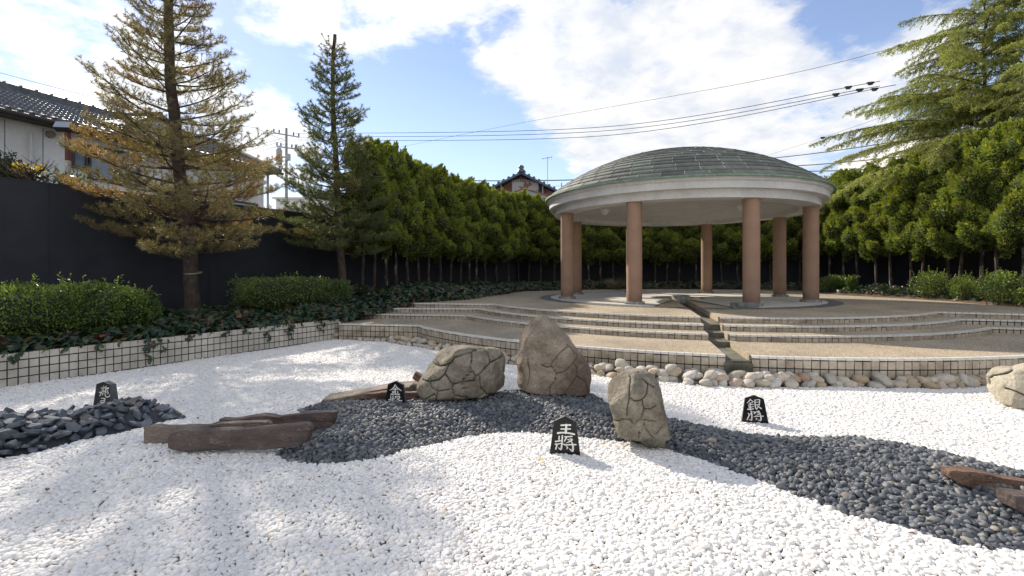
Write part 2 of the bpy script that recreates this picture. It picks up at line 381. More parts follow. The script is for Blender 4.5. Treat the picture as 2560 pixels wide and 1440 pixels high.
gp = np.array([v.co[:2] for v in gs.data.vertices]); cc = np.where(inside(gp, BLACK)[:, None], (.03, .03, .033), (.72, .70, .67)); cc = np.where(inside(gp, SLATE)[:, None], (.075, .085, .10), cc)
at = gs.data.color_attributes.new('Col', 'FLOAT_COLOR', 'POINT'); at.data.foreach_set('color', np.c_[cc, np.ones(len(cc))].astype(np.float32).ravel())

# soil of the planting beds: strip between inner edge and fence
n = 6; V = []
ri = []; ro = []; rz = []
for i in range(len(inner) - 1):
    for t in (0, .25, .5, .75):
        ri.append(np.array(inner[i]) * (1 - t) + np.array(inner[i + 1]) * t); ro.append(np.array(outer[i]) * (1 - t) + np.array(outer[i + 1]) * t); rz.append(bedz[i] * (1 - t) + bedz[i + 1] * t)
ri.append(np.array(inner[-1])); ro.append(np.array(outer[-1])); rz.append(bedz[-1])
for a, b, z in zip(ri, ro, rz):
    for k in range(n):
        t = k / (n - 1); p = a * (1 - t) + b * t; V.append((p[0], p[1], z + .03 + (.30 if z > .6 else .28) * t ** .8 - (.0 if k else .05)))
V = np.array(V); V[:, 2] += .03 * fbm(V * [1, 1, 0] * 1.3, 3)
i = (np.arange(len(ri) - 1)[:, None] * n + np.arange(n - 1)[None]).ravel()
link('soil', np_mesh('soil', V, np.c_[i, i + n, i + n + 1, i + 1], M['soil'], smooth=True), kind='structure')
def bed_point(s, t):
    """s along the bed (index in inner/outer), t from the inner edge 0 to the fence 1"""
    s = np.clip(s, 0, len(inner) - 1.001); i = int(s); f = s - i
    a = np.array(inner[i]) * (1 - f) + np.array(inner[i + 1]) * f; b = np.array(outer[i]) * (1 - f) + np.array(outer[i + 1]) * f; z = bedz[i] * (1 - f) + bedz[i + 1] * f
    p = a * (1 - t) + b * t; return np.array([p[0], p[1], z + .03 + .3 * t ** .8])

# ------------------------------------------------------------ terrace
def split(line):
    """cut a front line where the channel crosses it: (left part, right part)"""
    Lf = []; Rt = []
    for p in line:
        q = np.array(p) - C0; s = q @ ch_n; fwd = q @ ch_u
        if fwd > 0 and abs(s) < CHW: continue
        if fwd > 0 and s > 0 or (fwd <= 0 and p[0] > C0[0]): Rt.append(tuple(p))
        else: Lf.append(tuple(p))
    return Lf, Rt
def at_radius(k, side): # point of the channel's edge on the front line of level k
    r = RL[k]; a = math.sqrt(r * r - CHW * CHW); return tuple(C0 + ch_u * a + ch_n * CHW * side)
pit_r = .94
def pave(k):
    Lf, Rt = split(OUT[k]); z = ZL[k]
    m = MB(); a = tuple(C0 + ch_u * .35 - ch_n * CHW); b = tuple(C0 + ch_u * .35 + ch_n * CHW)
    if k == 4: back = [p for p in inner[3:14]]
    else: back = []
    ctr_b = (C0[0], 25.7)
    # round pit under the middle of the roof
    pa = math.asin(CHW / pit_r); fa = math.atan2(ch_u[1], ch_u[0]); ring = []
    for j in range(25):
        a_ = fa - pa - (2 * math.pi - 2 * pa) * j / 24; ring.append(tuple(C0 + pit_r * np.array([math.cos(a_), math.sin(a_)])))
    half = 12
    # ring runs from the channel's left edge round the back to its right edge (or the reverse)
    if (np.array(ring[1]) - C0) @ ch_n > 0: ring = ring[::-1]
    if k == 4:
        lp = Lf + [at_radius(k, -1)] + ring[:half + 1] + [ctr_b] + [(5.0, 25.6), (2.4, 24.2), (.6, 23.0), (-.4, 20.8), (-1.9, 16.6), (-3.45, 14.9)]
        rp = [at_radius(k, 1)] + Rt + [(14.2, 14.0), (14.0, 16.8), (13.3, 19.5), (13.6, 22.5), (12.2, 25.0), (9, 25.7), ctr_b] + ring[half:][:]
    else:
        lp = Lf + [at_radius(k, -1)] + ring[:half + 1] + [(C0[0], 20), (-3.6, 20), (-5.0, 15)]
        rp = [at_radius(k, 1)] + Rt + [(15.8, 20), (C0[0], 20)] + ring[half:]
    m.prism(lp, z - .16, z - .002, 0); m.prism(rp, z - .16, z - .002, 0)
    return m
for k in (1, 2, 3, 4): pave(k).build('terrace_paving', M['paving'], kind='structure')
# channel floor, one step per level
m = MB()
for k, z in ((1, .30), (2, .40), (3, .50), (4, .62)):
    r1 = RL[k] + .03; r0 = RL[k + 1] - .1 if k < 4 else .5
    q = [C0 + ch_u * r1 - ch_n * (CHW + .02), C0 + ch_u * r1 + ch_n * (CHW + .02), C0 + ch_u * r0 + ch_n * (CHW + .02), C0 + ch_u * r0 - ch_n * (CHW + .02)]
    m.prism([tuple(p) for p in q], z - .25, z, 0)
m.lathe([(0, .6), (1.0, .6), (1.0, .4)], C0, 32)
m.build('water_channel', M['conc_dark'], kind='structure')
m = MB(); q = [C0 + ch_u * (RL[1] + .035) + ch_n * s for s in (-CHW, CHW)]
# gravel gutter ring and concrete disc under the roof
def ring_sheet(m, r0, r1, z, mi, gap, zb=None):
    a_c = math.atan2(ch_u[1], ch_u[0]); g = math.asin(gap / max(r0, .4)); n_ = 96
    ang = [a_c + g + (2 * math.pi - 2 * g) * i / n_ for i in range(n_ + 1)]
    V = [(C0[0] + r * math.cos(a), C0[1] + r * math.sin(a), z) for a in ang for r in (r0, r1)]
    m.add(V, [(2 * i, 2 * i + 1, 2 * i + 3, 2 * i + 2) for i in range(n_)], mi)
    V = [(C0[0] + r1 * math.cos(a), C0[1] + r1 * math.sin(a), zz) for a in ang for zz in (z, z - .03)]
    m.add(V, [(2 * i, 2 * i + 1, 2 * i + 3, 2 * i + 2) for i in range(n_)], mi)
m = MB(); ring_sheet(m, pit_r, 4.55, ZL[4] + .022, 0, CHW + .02); m.build('pavilion_floor', M['concrete'], kind='structure')
def pebble_ring_mat():
    m, w, b, out = mat('gutter_pebbles'); co = coords(w); v = w.n('ShaderNodeTexVoronoi', i_Scale=26.0); w.l(co, v.inputs['Vector'])
    g = w.n('ShaderNodeSeparateColor'); w.l(v.outputs['Color'], g.inputs[0])
    w.l(w.ramp(g.outputs[0], [(0, (.05, .05, .055)), (1, (.20, .20, .20))]), b.inputs['Base Color']); b.inputs['Roughness'].default_value = .7
    bump(w, b, w.math('SUBTRACT', 1.0, v.outputs['Distance']), .9, .03); return m
m = MB(); ring_sheet(m, 4.55, 4.95, ZL[4] + .006, 0, CHW + .03); m.build('pebble_gutter', pebble_ring_mat(), kind='structure')

def tiled_wall(name, line, z0, z1, side, mt, parent=None, pitch=.125, rows=None, cap=.036, capw=.075, thick=.14, **kw):
    """wall along a line, faced with square tiles on dark joints, with cap tiles along its top; side = +1 faces the right of the direction of travel"""
    pts = resample(line, pitch); m = MB(); P = [np.array(p) for p in pts]; n = len(P); N = []
    for i in range(n):
        t = P[min(i + 1, n - 1)] - P[max(i - 1, 0)]; t = t / np.linalg.norm(t); N.append(np.array([t[1], -t[0]]) * side)
    V = []; 
    for p, nn in zip(P, N):
        for off, z in ((0, z0), (0, z1 - .004), (-thick, z1 - .004), (-thick, z0)): q = p + nn * off; V.append((q[0], q[1], z))
    m.add(V, [(4 * i + a, 4 * i + 4 + a, 4 * i + 4 + b, 4 * i + b) for i in range(n - 1) for a, b in ((0, 1), (1, 2), (2, 3))] + [(0, 1, 2, 3), tuple(4 * n - 4 + k for k in (3, 2, 1, 0))], 0)
    def tile(i, za, zb, g0, g1, mi, dep=.005):
        a = P[i] * (1 - g0) + P[i + 1] * g0; b = P[i] * (1 - g1) + P[i + 1] * g1; na, nb = N[i], N[min(i + 1, n - 1)]
        a0, b0 = a + na * dep, b + nb * dep
        m.add([(a0[0], a0[1], za), (b0[0], b0[1], za), (b0[0], b0[1], zb), (a0[0], a0[1], zb), (a[0], a[1], za), (b[0], b[1], za), (b[0], b[1], zb), (a[0], a[1], zb)],
              [(0, 1, 2, 3), (4, 5, 1, 0), (3, 2, 6, 7), (4, 0, 3, 7), (1, 5, 6, 2)], mi)
    zs = [];  z = z1 - cap - .020
    while z > z0: zb = z - (pitch - .008) if rows is None else z - rows; zs.append((max(zb, z0), z)); z = zb - .018
    g = .065 if z1 - z0 > .2 else .09
    for i in range(n - 1):
        for za, zb in zs:
            if zb - za > .015: tile(i, za, zb, g, 1 - g, 1)
        tile(i, z1 - cap, z1, g * .5, 1 - g * .5, 2, .008)
        a = P[i] * (1 - g * .5) + P[i + 1] * g * .5; b = P[i] * g * .5 + P[i + 1] * (1 - g * .5)
        q = [a + N[i] * .008, b + N[i + 1] * .008, b - N[i + 1] * capw, a - N[i] * capw]
        m.add([(x[0], x[1], z1) for x in q] + [(x[0], x[1], z1 - .01) for x in q], [(0, 1, 2, 3), (3, 2, 6, 7)], 2)
    return m.build(name, mt, parent, **kw)
TM = [M['grout'], M['tile'], M['cap']]
def edge_parts(k):
    Lf, Rt = split(OUT[k]); return Lf + [at_radius(k, -1)], [at_radius(k, 1)] + Rt
words = {1: 'lowest', 2: 'second lowest', 3: 'second highest', 4: 'highest'}
for k in (1, 2, 3, 4):
    Lf, Rt = edge_parts(k)
    for nm, ln, wh in (('left', Lf, 'left of the water channel'), ('right', Rt, 'right of the water channel')):
        if k == 1: tiled_wall('terrace_wall', ln, -.05, ZL[k], 1, TM, label='low curved cream tiled terrace wall rising from the cobbles, ' + wh, cat='wall')
        else: tiled_wall('step_edge', ln, ZL[k - 1] - .01, ZL[k], 1, TM, label='%s curved step faced with cream tiles, %s' % (words[k], wh), cat='step')
# low wall closing the mouth of the channel
q0 = tuple(C0 + ch_u * (RL[1] - .02) - ch_n * CHW); q1 = tuple(C0 + ch_u * (RL[1] - .02) + ch_n * CHW)
tiled_wall('channel_sill', [q0, q1], -.05, .33, 1, [M['grout'], M['conc_dark'], M['conc_dark']], label='dark stone tile sill where the channel opens between the terrace walls', cat='sill')
# planter wall
tiled_wall('planter_wall', [tuple(PL0 - PLD * 7), tuple(PL0), tuple(PL1)], -.06, .516, 1, [M['grout'], M['tile_grey'], M['tile_grey']], pitch=.12, cap=.10, label='straight pale grey tiled planter wall holding back ivy and hedges', cat='wall')

tiled_wall('planter_wall', [(15.5, 12.15), (14.25, 12.0), (14.4, 8), (14.7, 2)], -.06, .86, 1, [M['grout'], M['tile'], M['cap']], label='cream tiled wall continuing along the right planting bed', cat='wall')

# ------------------------------------------------------------ pavilion
pav = empty('pavilion', (C0[0], C0[1], ZL[4] + .02), label='round open pavilion with green copper dome roof on pink stone columns', cat='pavilion')
def loc(m, name, mt, parent=pav, bevel=0, **kw):
    """build a mesh given in world coordinates as a child of the pavilion"""
    me = m.mesh(name, mt, bevel); me.transform(Matrix.Translation(-pav.location)); return link(name, me, parent, **kw)
def column_mat():
    m, w, b, out = mat('pink_render'); co = coords(w)
    c = w.ramp(w.noise(co, 120, 2, .7), [(.3, (.27, .165, .11)), (.7, (.41, .265, .185))])
    sp = w.n('ShaderNodeSeparateXYZ'); w.l(co, sp.inputs[0])
    nz = w.noise(co, 5, 5); ht = w.math('ADD', sp.outputs[2], w.math('MULTIPLY', nz, -.35))
    c = w.mix(w.ramp(ht, [(.0, .55), (.22, 0.0)]), c, (.13, .075, .055))
    c = w.mix(1.0, c, w.ramp(w.noise(co, 2.0, 5), [(.3, .86), (.7, 1.08)]), 'MULTIPLY')
    w.l(c, b.inputs['Base Color']); b.inputs['Roughness'].default_value = .85; bump(w, b, w.noise(co, 140, 2), .5, .004); return m
M['column'] = column_mat()
th0 = 3.303; Rc = 4.1; zf = ZL[4] + .022; zt = 3.756
for i in range(8):
    a = th0 + i * math.pi / 4; c = (C0[0] + Rc * math.cos(a), C0[1] + Rc * math.sin(a))
    m = MB(); m.lathe([(.222, zf + .07), (.222, zt + .02)], c, 40); o = loc(m, 'column', M['column'])
    o.data.transform(Matrix.Translation((-(c[0] - C0[0]), -(c[1] - C0[1]), 0))); o.location = (c[0] - C0[0], c[1] - C0[1], 0)
    m = MB(); m.lathe([(0, zf + .075), (.285, zf + .075), (.295, zf + .062), (.295, zf - .03)], (0, 0), 40, sm=False)
    for j in range(14): aj = 2 * math.pi * j / 14; m.box((.297 * math.cos(aj), .297 * math.sin(aj), zf + .03), (.006, .006, .085), aj, 1)
    me = m.mesh('column_base', [noisy('base_stone', (.20, .20, .19), (.33, .33, .31), 12, .8, .3, 60), M['grout']]) if i == 0 else base_me
    base_me = me
    if i == 0: me.transform(Matrix.Translation((0, 0, -(ZL[4] + .02))))
    link('column_base', me, o)
# ring beam and cornice
prof = [(3.79, 3.98), (3.79, zt), (4.385, zt), (4.385, 3.975), (4.42, 3.985), (4.60, 3.985), (4.60, 4.165), (4.63, 4.185), (4.655, 4.20), (4.655, 4.235), (4.69, 4.25), (4.69, 4.275)]
m = MB()
for (a, b) in zip(prof, prof[1:]): m.lathe([a, b], C0, 128, sm=True)
loc(m, 'cornice', M['paint'])
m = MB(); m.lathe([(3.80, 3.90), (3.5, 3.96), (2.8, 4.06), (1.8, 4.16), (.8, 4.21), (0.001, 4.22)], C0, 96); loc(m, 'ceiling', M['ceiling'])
m = MB(); m.lathe([(4.69, 4.272), (4.755, 4.268), (4.76, 4.285), (4.755, 4.325), (4.70, 4.335)], C0, 128, sm=False)
loc(m, 'drip_edge', noisy('verdigris', (.13, .21, .15), (.24, .33, .25), 6, .7, .2, 40))
# dome of overlapping copper sheets
def dome_mat():
    m, w, b, out = mat('patinated_copper'); at = w.n('ShaderNodeVertexColor', layer_name='Col'); co = coords(w)
    c = w.mix(1.0, at.outputs[0], w.ramp(w.noise(co, 3.5, 6, .65), [(.3, .7), (.7, 1.2)]), 'MULTIPLY')
    w.l(c, b.inputs['Base Color']); b.inputs['Roughness'].default_value = .72; b.inputs['Specular IOR Level'].default_value = .3
    bump(w, b, w.noise(co, 9, 4), .15, .02); return m
rs = np.random.default_rng(3); V = []; Fc = []; CL = []
Rd = (4.73 ** 2 + 1.66 ** 2) / 3.32; zc = 4.32 + 1.66 - Rd; amax = math.asin(4.735 / Rd); ncourse = 19
for k in range(ncourse):
    t0 = amax * (1 - k / ncourse); t1 = amax * (1 - (k + 1) / ncourse)
    npan = max(6, int(2 * math.pi * Rd * math.sin(t0) / .62)); off = rs.random()
    for j in range(npan):
        p0 = 2 * math.pi * (j + off) / npan; p1 = 2 * math.pi * (j + 1 + off) / npan; g = .006 / max(.3, Rd * math.sin(t0)); b0 = len(V)
        base = np.array([.18, .185, .165]) * (1 + .22 * (rs.random() - .5)); base = base * (1 - .0) + np.array([.03, .05, .035]) * (rs.random() ** 2)
        if rs.random() < .18: base = base * .72
        sub = 3
        for s in range(sub + 1):
            ph = p0 + g + (p1 - p0 - 2 * g) * s / sub
            for t, lift in ((t0 + .0015, .0), (t0 + .0015, .022), (t1, .003)):
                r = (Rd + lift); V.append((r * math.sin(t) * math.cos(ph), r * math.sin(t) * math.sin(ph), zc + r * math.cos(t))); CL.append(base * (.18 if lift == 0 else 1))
        for s in range(sub): q = b0 + 3 * s; Fc += [(q, q + 3, q + 4, q + 1), (q + 1, q + 4, q + 5, q + 2)]
        # standing seam between neighbours
        b1 = len(V)
        for t, l0 in ((t0, .021), (t1, .004)):
            for dp_, lf in ((-g * 1.6, .004), (-g * 1.5, .010), (g * 1.5, .010), (g * 1.6, .004)):
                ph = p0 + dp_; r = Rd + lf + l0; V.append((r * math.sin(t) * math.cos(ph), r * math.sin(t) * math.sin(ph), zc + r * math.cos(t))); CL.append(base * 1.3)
        Fc += [(b1, b1 + 1, b1 + 5, b1 + 4), (b1 + 1, b1 + 2, b1 + 6, b1 + 5), (b1 + 2, b1 + 3, b1 + 7, b1 + 6)]
V = np.array(V); V[:, 2] -= ZL[4] + .02
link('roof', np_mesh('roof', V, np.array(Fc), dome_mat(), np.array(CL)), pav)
# lamps under the ceiling
for (px, py) in ((1510, 533), (1853, 523)):
    d = F * (3.95 - H) / (Y0 - py + 12); x = (px - 1280) / F * d - C0[0]; y = d - C0[1]
    m = MB(); m.lathe([(.0, 0), (.10, 0), (.19, .17), (.19, .20), (.03, .20), (.03, .36)], (x, y), 20, sm=False); o = m.build('ceiling_lamp', M['paint'], pav); o.location.z = 3.72 - ZL[4] - .02
# stone block in the middle
m = MB(); m.box((0, 0, .14), (.50, .42, .28), .1); o = m.build('stone_block', noisy('block_stone', (.20, .20, .18), (.36, .35, .32), 8, .85, .4, 50), bevel=.012, label='squared grey stone block in the pit at the middle of the pavilion', cat='stone block'); o.location = (C0[0], C0[1] - .35, .62)
m = MB(); m.box((0, 0, .055), (.62, .36, .11), .15); o = m.build('stone_slab', noisy('step_stone', (.12, .12, .115), (.24, .24, .22), 8, .8, .4, 50), bevel=.01, label='dark stone slab beside the right front column of the pavilion', cat='stone slab')
x, y = wp(1868, 768, ZL[4] + .02); o.location = (x, y + .15, ZL[4] + .022)

# ------------------------------------------------------------ fence
def fence(pts, label, n0=0):
    f = empty('fence', (pts[0][0], pts[0][1], .4), label=label, cat='fence')
    for i in range(len(pts) - 1):
        a, b = np.array(pts[i]), np.array(pts[i + 1]); L = np.linalg.norm(b - a); k = max(1, round(L / 3.4)); ang = math.atan2(*(b - a)[::-1])
        for j in range(k):
            c = a + (b - a) * (j + .5) / k; m = MB(); m.box((c[0] - pts[0][0], c[1] - pts[0][1], (FZ - .4) / 2), (L / k - .012, .05, FZ - .4), ang); m.build('panel', M['fence'], f)
            p = a + (b - a) * j / k; m = MB(); m.box((p[0] - pts[0][0], p[1] - pts[0][1], (FZ - .42) / 2), (.012, .072, FZ - .40), ang); m.build('post', M['fence'], f)
        m = MB(); c = (a + b) / 2; m.box((c[0] - pts[0][0], c[1] - pts[0][1], FZ - .4 + .015), (L, .07, .03), ang); m.build('top_rail', M['fence'], f)
fence([tuple(fl0 - fld * 9.5), tuple(fl0 + fld * 7.6), (1.0, 28.4)], 'tall plain black panel fence running along the left side behind the planter')
fence([(1.0, 28.4), (9, 28.3), (17.2, 26.5)], 'tall plain black panel fence across the back behind the pavilion')
fence([(17.2, 26.5), (17.2, 2)], 'tall plain black panel fence along the right side behind the hedge trees')
# ------------------------------------------------------------ scattering (point mesh + geometry nodes)
_scat = {}
def scatter(name, P, rot, scl, idx, protos, label, cat=None, kind='stuff'):
    me = bpy.data.meshes.new(name); me.vertices.add(len(P)); me.vertices.foreach_set('co', np.asarray(P, np.float32).ravel())
    a = me.attributes.new('rot', 'FLOAT_VECTOR', 'POINT'); a.data.foreach_set('vector', np.asarray(rot, np.float32).ravel())
    a = me.attributes.new('scl', 'FLOAT_VECTOR', 'POINT'); a.data.foreach_set('vector', np.asarray(scl, np.float32).ravel())
    a = me.attributes.new('idx', 'INT', 'POINT'); a.data.foreach_set('value', np.asarray(idx, np.int32))
    key = id(protos)
    if key not in _scat:
        c = bpy.data.collections.new('kinds_' + name)
        for p in protos: c.objects.link(p)
        _scat[key] = c
    g = bpy.data.node_groups.new('scatter_' + name, 'GeometryNodeTree'); w = NT(g)
    g.interface.new_socket('Geometry', in_out='INPUT', socket_type='NodeSocketGeometry'); g.interface.new_socket('Geometry', in_out='OUTPUT', socket_type='NodeSocketGeometry')
    gi = w.n('NodeGroupInput'); go = w.n('NodeGroupOutput'); ci = w.n('GeometryNodeCollectionInfo'); ci.inputs['Collection'].default_value = _scat[key]
    ci.inputs['Separate Children'].default_value = True; ci.inputs['Reset Children'].default_value = True
    ip = w.n('GeometryNodeInstanceOnPoints'); ip.inputs['Pick Instance'].default_value = True
    def attr(nm, ty): nd = w.n('GeometryNodeInputNamedAttribute', data_type=ty); nd.inputs['Name'].default_value = nm; return nd.outputs[0]
    e2r = w.n('FunctionNodeEulerToRotation'); w.l(attr('rot', 'FLOAT_VECTOR'), e2r.inputs[0])
    w.l(gi.outputs[0], ip.inputs['Points']); w.l(ci.outputs[0], ip.inputs['Instance']); w.l(e2r.outputs[0], ip.inputs['Rotation'])
    w.l(attr('scl', 'FLOAT_VECTOR'), ip.inputs['Scale']); w.l(attr('idx', 'INT'), ip.inputs['Instance Index']); w.l(ip.outputs[0], go.inputs[0])
    o = link(name, me, kind=kind, label=label, cat=cat); md = o.modifiers.new('scatter', 'NODES'); md.node_group = g
    return o
def stone_proto(name, mt, seed, sub=2, amp=.25, power=2.3, flat=1.0, freq=1.3):
    bm = bmesh.new(); bmesh.ops.create_icosphere(bm, subdivisions=sub, radius=.5); me = bpy.data.meshes.new(name); bm.to_mesh(me); bm.free()
    V = np.array([v.co[:] for v in me.vertices]); n = V / np.linalg.norm(V, axis=1)[:, None]
    r = .5 * (np.sum(np.abs(n) ** power, axis=1)) ** (-1 / power); r *= 1 + amp * fbm(n * freq + seed * 3.7, 2); V = n * r[:, None]; V[:, 2] *= flat
    me.vertices.foreach_set('co', V.astype(np.float32).ravel()); me.polygons.foreach_set('use_smooth', np.ones(len(me.polygons), bool)); me.materials.append(mt); me.update()
    return bpy.data.objects.new(name, me)
def pebble_mat(name, stops, rough, spec, nz=.06):
    m, w, b, out = mat(name); oi = w.n('ShaderNodeObjectInfo'); c = w.ramp(oi.outputs['Random'], stops)
    co = coords(w); c = w.mix(1.0, c, w.ramp(w.noise(co, 2.5, 4), [(.3, 1 - nz), (.7, 1 + nz)]), 'MULTIPLY')
    w.l(c, b.inputs['Base Color']); b.inputs['Roughness'].default_value = rough; b.inputs['Specular IOR Level'].default_value = spec
    return m
MW = pebble_mat('white_pebble', [(0, (.64, .62, .58)), (.15, (.72, .70, .67)), (.5, (.78, .76, .73)), (.80, (.68, .67, .66)), (.96, (.86, .82, .76)), (1, (.80, .70, .60))], .6, .3)
MK = pebble_mat('black_pebble', [(0, (.060, .068, .080)), (.4, (.095, .104, .118)), (.8, (.145, .152, .162)), (.95, (.20, .20, .19)), (1, (.28, .24, .19))], .62, .4, .12)
WPR = [stone_proto('pebble', MW, k, 3, .30, 2.2) for k in range(8)]
KPR = [stone_proto('pebble', MK, k + 20, 3, .30, 2.1) for k in range(8)]
rg = np.random.default_rng(11)
def jit_grid(x0, x1, y0, y1, st):
    xs = np.arange(x0, x1, st); ys = np.arange(y0, y1, st * .87); X, Y = np.meshgrid(xs, ys); X = X + (np.arange(len(ys)) % 2)[:, None] * st / 2
    P = np.c_[X.ravel(), Y.ravel()]; return P + (rg.random(P.shape) - .5) * st * .75
def pebbles(P, size, protos, name, label, tilt=.35, flat=.6, zoff=0):
    n = len(P); s = size * np.exp(.22 * rg.standard_normal(n)); s = np.clip(s, size * .55, size * 1.9)
    sc = np.c_[s * (1.05 + .35 * rg.random(n)), s * (.80 + .2 * rg.random(n)), s * (flat + .22 * rg.random(n))]
    z = mound(P) + zoff + (rg.random(n) - .35) * size * .30
    rot = np.c_[rg.standard_normal(n) * tilt, rg.standard_normal(n) * tilt, rg.random(n) * 6.283]
    return scatter(name, np.c_[P, z], rot, sc, rg.integers(0, len(protos), n), protos, label)
def in_view(P, m): return (np.abs(P[:, 0]) < P[:, 1] * 1.09 + m)
P = jit_grid(-9.0, 15, 1.0, 13.0, .0290)
P = P[in_view(P, .9)]
keep = ~inside(P, BLACK) & ~inside(P, SLATE)
# left of the planter wall, inside the cobbles, beyond the terrace wall
nrm = np.array([-PLD[1], PLD[0]]); keep &= ((P - PL0) @ nrm) < -.0
keep &= ~inside(P, COBP + [] )
fr = np.array(cob_front); yf = np.interp(P[:, 0], fr[:, 0], fr[:, 1]); keep &= P[:, 1] < yf + .12
P = P[keep]
far = P[:, 1] > 7.0; 
pebbles(P, .037, WPR, 'white_gravel', 'bright white rounded pebbles covering the garden floor', tilt=.24, flat=.5)
P = jit_grid(-3.2, 13, 1.0, 9, .0320); P = P[inside(P, BLACK) & in_view(P, .9)]
pebbles(P, .042, KPR, 'black_gravel', 'dark grey rounded pebbles laid in a winding bed through the white gravel', tilt=.5)
P = jit_grid(-3.2, 13, 1.0, 9, .052); P = P[inside(P, BLACK) & in_view(P, .9)]
pebbles(P, .045, KPR, 'black_gravel', 'dark grey rounded pebbles lying on top of the winding bed', tilt=.6, zoff=.018)

# ------------------------------------------------------------ cobbles along the terrace wall
def cob_mat():
    m, w, b, out = mat('granite_cobble'); co = coords(w); oi = w.n('ShaderNodeObjectInfo')
    c = w.ramp(oi.outputs['Random'], [(0, (.40, .31, .20)), (.25, (.46, .39, .29)), (.5, (.52, .47, .39)), (.75, (.38, .35, .30)), (.9, (.58, .55, .50)), (1, (.38, .26, .17))])
    v = w.n('ShaderNodeTexVoronoi', i_Scale=70.0); w.l(co, v.inputs['Vector']); g = w.n('ShaderNodeSeparateColor'); w.l(v.outputs['Color'], g.inputs[0])
    c = w.mix(1.0, c, w.ramp(g.outputs[0], [(0, .55), (.2, .9), (.6, 1.0), (1, 1.15)]), 'MULTIPLY')
    c = w.mix(1.0, c, w.ramp(w.noise(co, 6, 4), [(.3, .85), (.7, 1.1)]), 'MULTIPLY')
    w.l(c, b.inputs['Base Color']); b.inputs['Roughness'].default_value = .8; bump(w, b, w.noise(co, 25, 4), .3, .01); return m
MC = cob_mat(); CP = [stone_proto('cobble', MC, k + 50, 3, .40, 2.4) for k in range(10)]
cobs = []
bk = np.array(OUT[1])
arr = []
for layer in range(3):
    x = -5.2
    tries = 0
    for _ in range(9000):
        u = rg.random(); px = 815 + u * (2950 - 815)
        fpt = np.array([np.interp(px, [c[0] for c in COBL], [p[0] for p in cob_front]), np.interp(px, [c[0] for c in COBL], [p[1] for p in cob_front])])
        j = np.argmin(np.linalg.norm(bk - fpt, axis=1)); bpt = bk[j]
        dirw = (bpt - fpt); Lw = max(np.linalg.norm(dirw), .2); t = rg.random()
        # dense points between the front line and the wall
        q = fpt + (bpt - fpt) * t * .93
        s = (.125 + .03 * rg.random()) if q[0] < 1.5 else ((.15 + .05 * rg.random()) if q[0] < 2.6 else .155 + .09 * rg.random())
        if layer == 0: zz = s * .20
        elif layer == 1: 
            if t < .25: continue
            zz = s * .20 + .075 * min(1, s / .15)
        else:
            if t < .55: continue
            zz = s * .2 + .13 * min(1, s / .2)
        # stay off the wall
        if seg_dist(q[None], OUT[1])[0] < s * .42 + .02: continue
        if (not inside(q[None], COBP)[0]) and t > .1: continue
        if arr and np.min(np.linalg.norm(np.array([a[:2] for a in arr if a[4] == layer] or [(99, 99)]) - q, axis=1) / (s * .5 + np.array([a[3] for a in arr if a[4] == layer] or [1]) * .5)) < .80: continue
        arr.append((q[0], q[1], zz, s, layer))
        if len(arr) > 760: break
arr = [a for a in arr if abs(a[0]) < a[1] * 1.06 + .8]
arr.sort(key=lambda a: -(a[3] / math.hypot(a[0], a[1])) * (1.15 if a[4] else 1))
rest = []
for i, (x, y, z, s, la) in enumerate(arr):
    sc = (s * (1.0 + .35 * rg.random()), s * (.8 + .2 * rg.random()), s * (.62 + .2 * rg.random())); rt = (rg.standard_normal() * .3, rg.standard_normal() * .3, rg.random() * 6.28)
    if i < 300:
        p = CP[i % 10] if i < 10 else CP[int(rg.integers(0, 10))].copy(); COL.objects.link(p); p.name = 'cobble'
        p.location = (x, y, z); p.rotation_euler = rt; p.scale = sc
        tag(p, ('plump' if s > .19 else 'small') + ' rounded granite cobble ' + ('against the terrace wall' if z > s * .2 + .03 else 'in the front row') + (', left of the tallest rock' if x < .6 else ', between the tallest rock and the channel mouth' if x < 3.4 else ', right of the channel mouth'), 'cobble', 'cobbles along the terrace wall')
    else: rest.append((x, y, z, *sc, *rt))
CP2 = [bpy.data.objects.new('cobble', c.data) for c in CP]
if rest:
    a = np.array(rest); scatter('cobbles', a[:, :3], a[:, 6:9], a[:, 3:6], rg.integers(0, 10, len(a)), CP2, 'small far cobbles of the band below the terrace wall')

# ------------------------------------------------------------ slate heap
def slate_mat():
    m, w, b, out = mat('slate'); co = coords(w); oi = w.n('ShaderNodeObjectInfo')
    c = w.ramp(oi.outputs['Random'], [(0, (.06, .075, .095)), (.5, (.10, .118, .14)), (.85, (.15, .165, .185)), (1, (.14, .125, .10))])
    c = w.mix(1.0, c, w.ramp(w.noise(co, 5, 6), [(.3, .75), (.7, 1.25)]), 'MULTIPLY')
    w.l(c, b.inputs['Base Color']); b.inputs['Roughness'].default_value = .6; bump(w, b, w.noise(co, 18, 6), .5, .012); return m
MS = slate_mat()
def shard(seed):
    r = random.Random(seed); bm = bmesh.new()
    pts = []; k = r.randint(5, 7)
    for z in (-.5, .5):
        for i in range(k):
            a = 2 * math.pi * (i + r.uniform(-.25, .25)) / k; rad = r.uniform(.36, .55); pts.append(bm.verts.new((rad * math.cos(a) + r.uniform(-.05, .05), rad * math.sin(a) * .8, z * r.uniform(.22, .42) + rad * math.cos(a) * .1)))
    bmesh.ops.convex_hull(bm, input=bm.verts); bmesh.ops.bevel(bm, geom=bm.edges[:], offset=.02, segments=1, affect='EDGES')
    me = bpy.data.meshes.new('slate_stone'); bm.to_mesh(me); bm.free(); me.materials.append(MS); return me
SM = [shard(k) for k in range(12)]
got = []
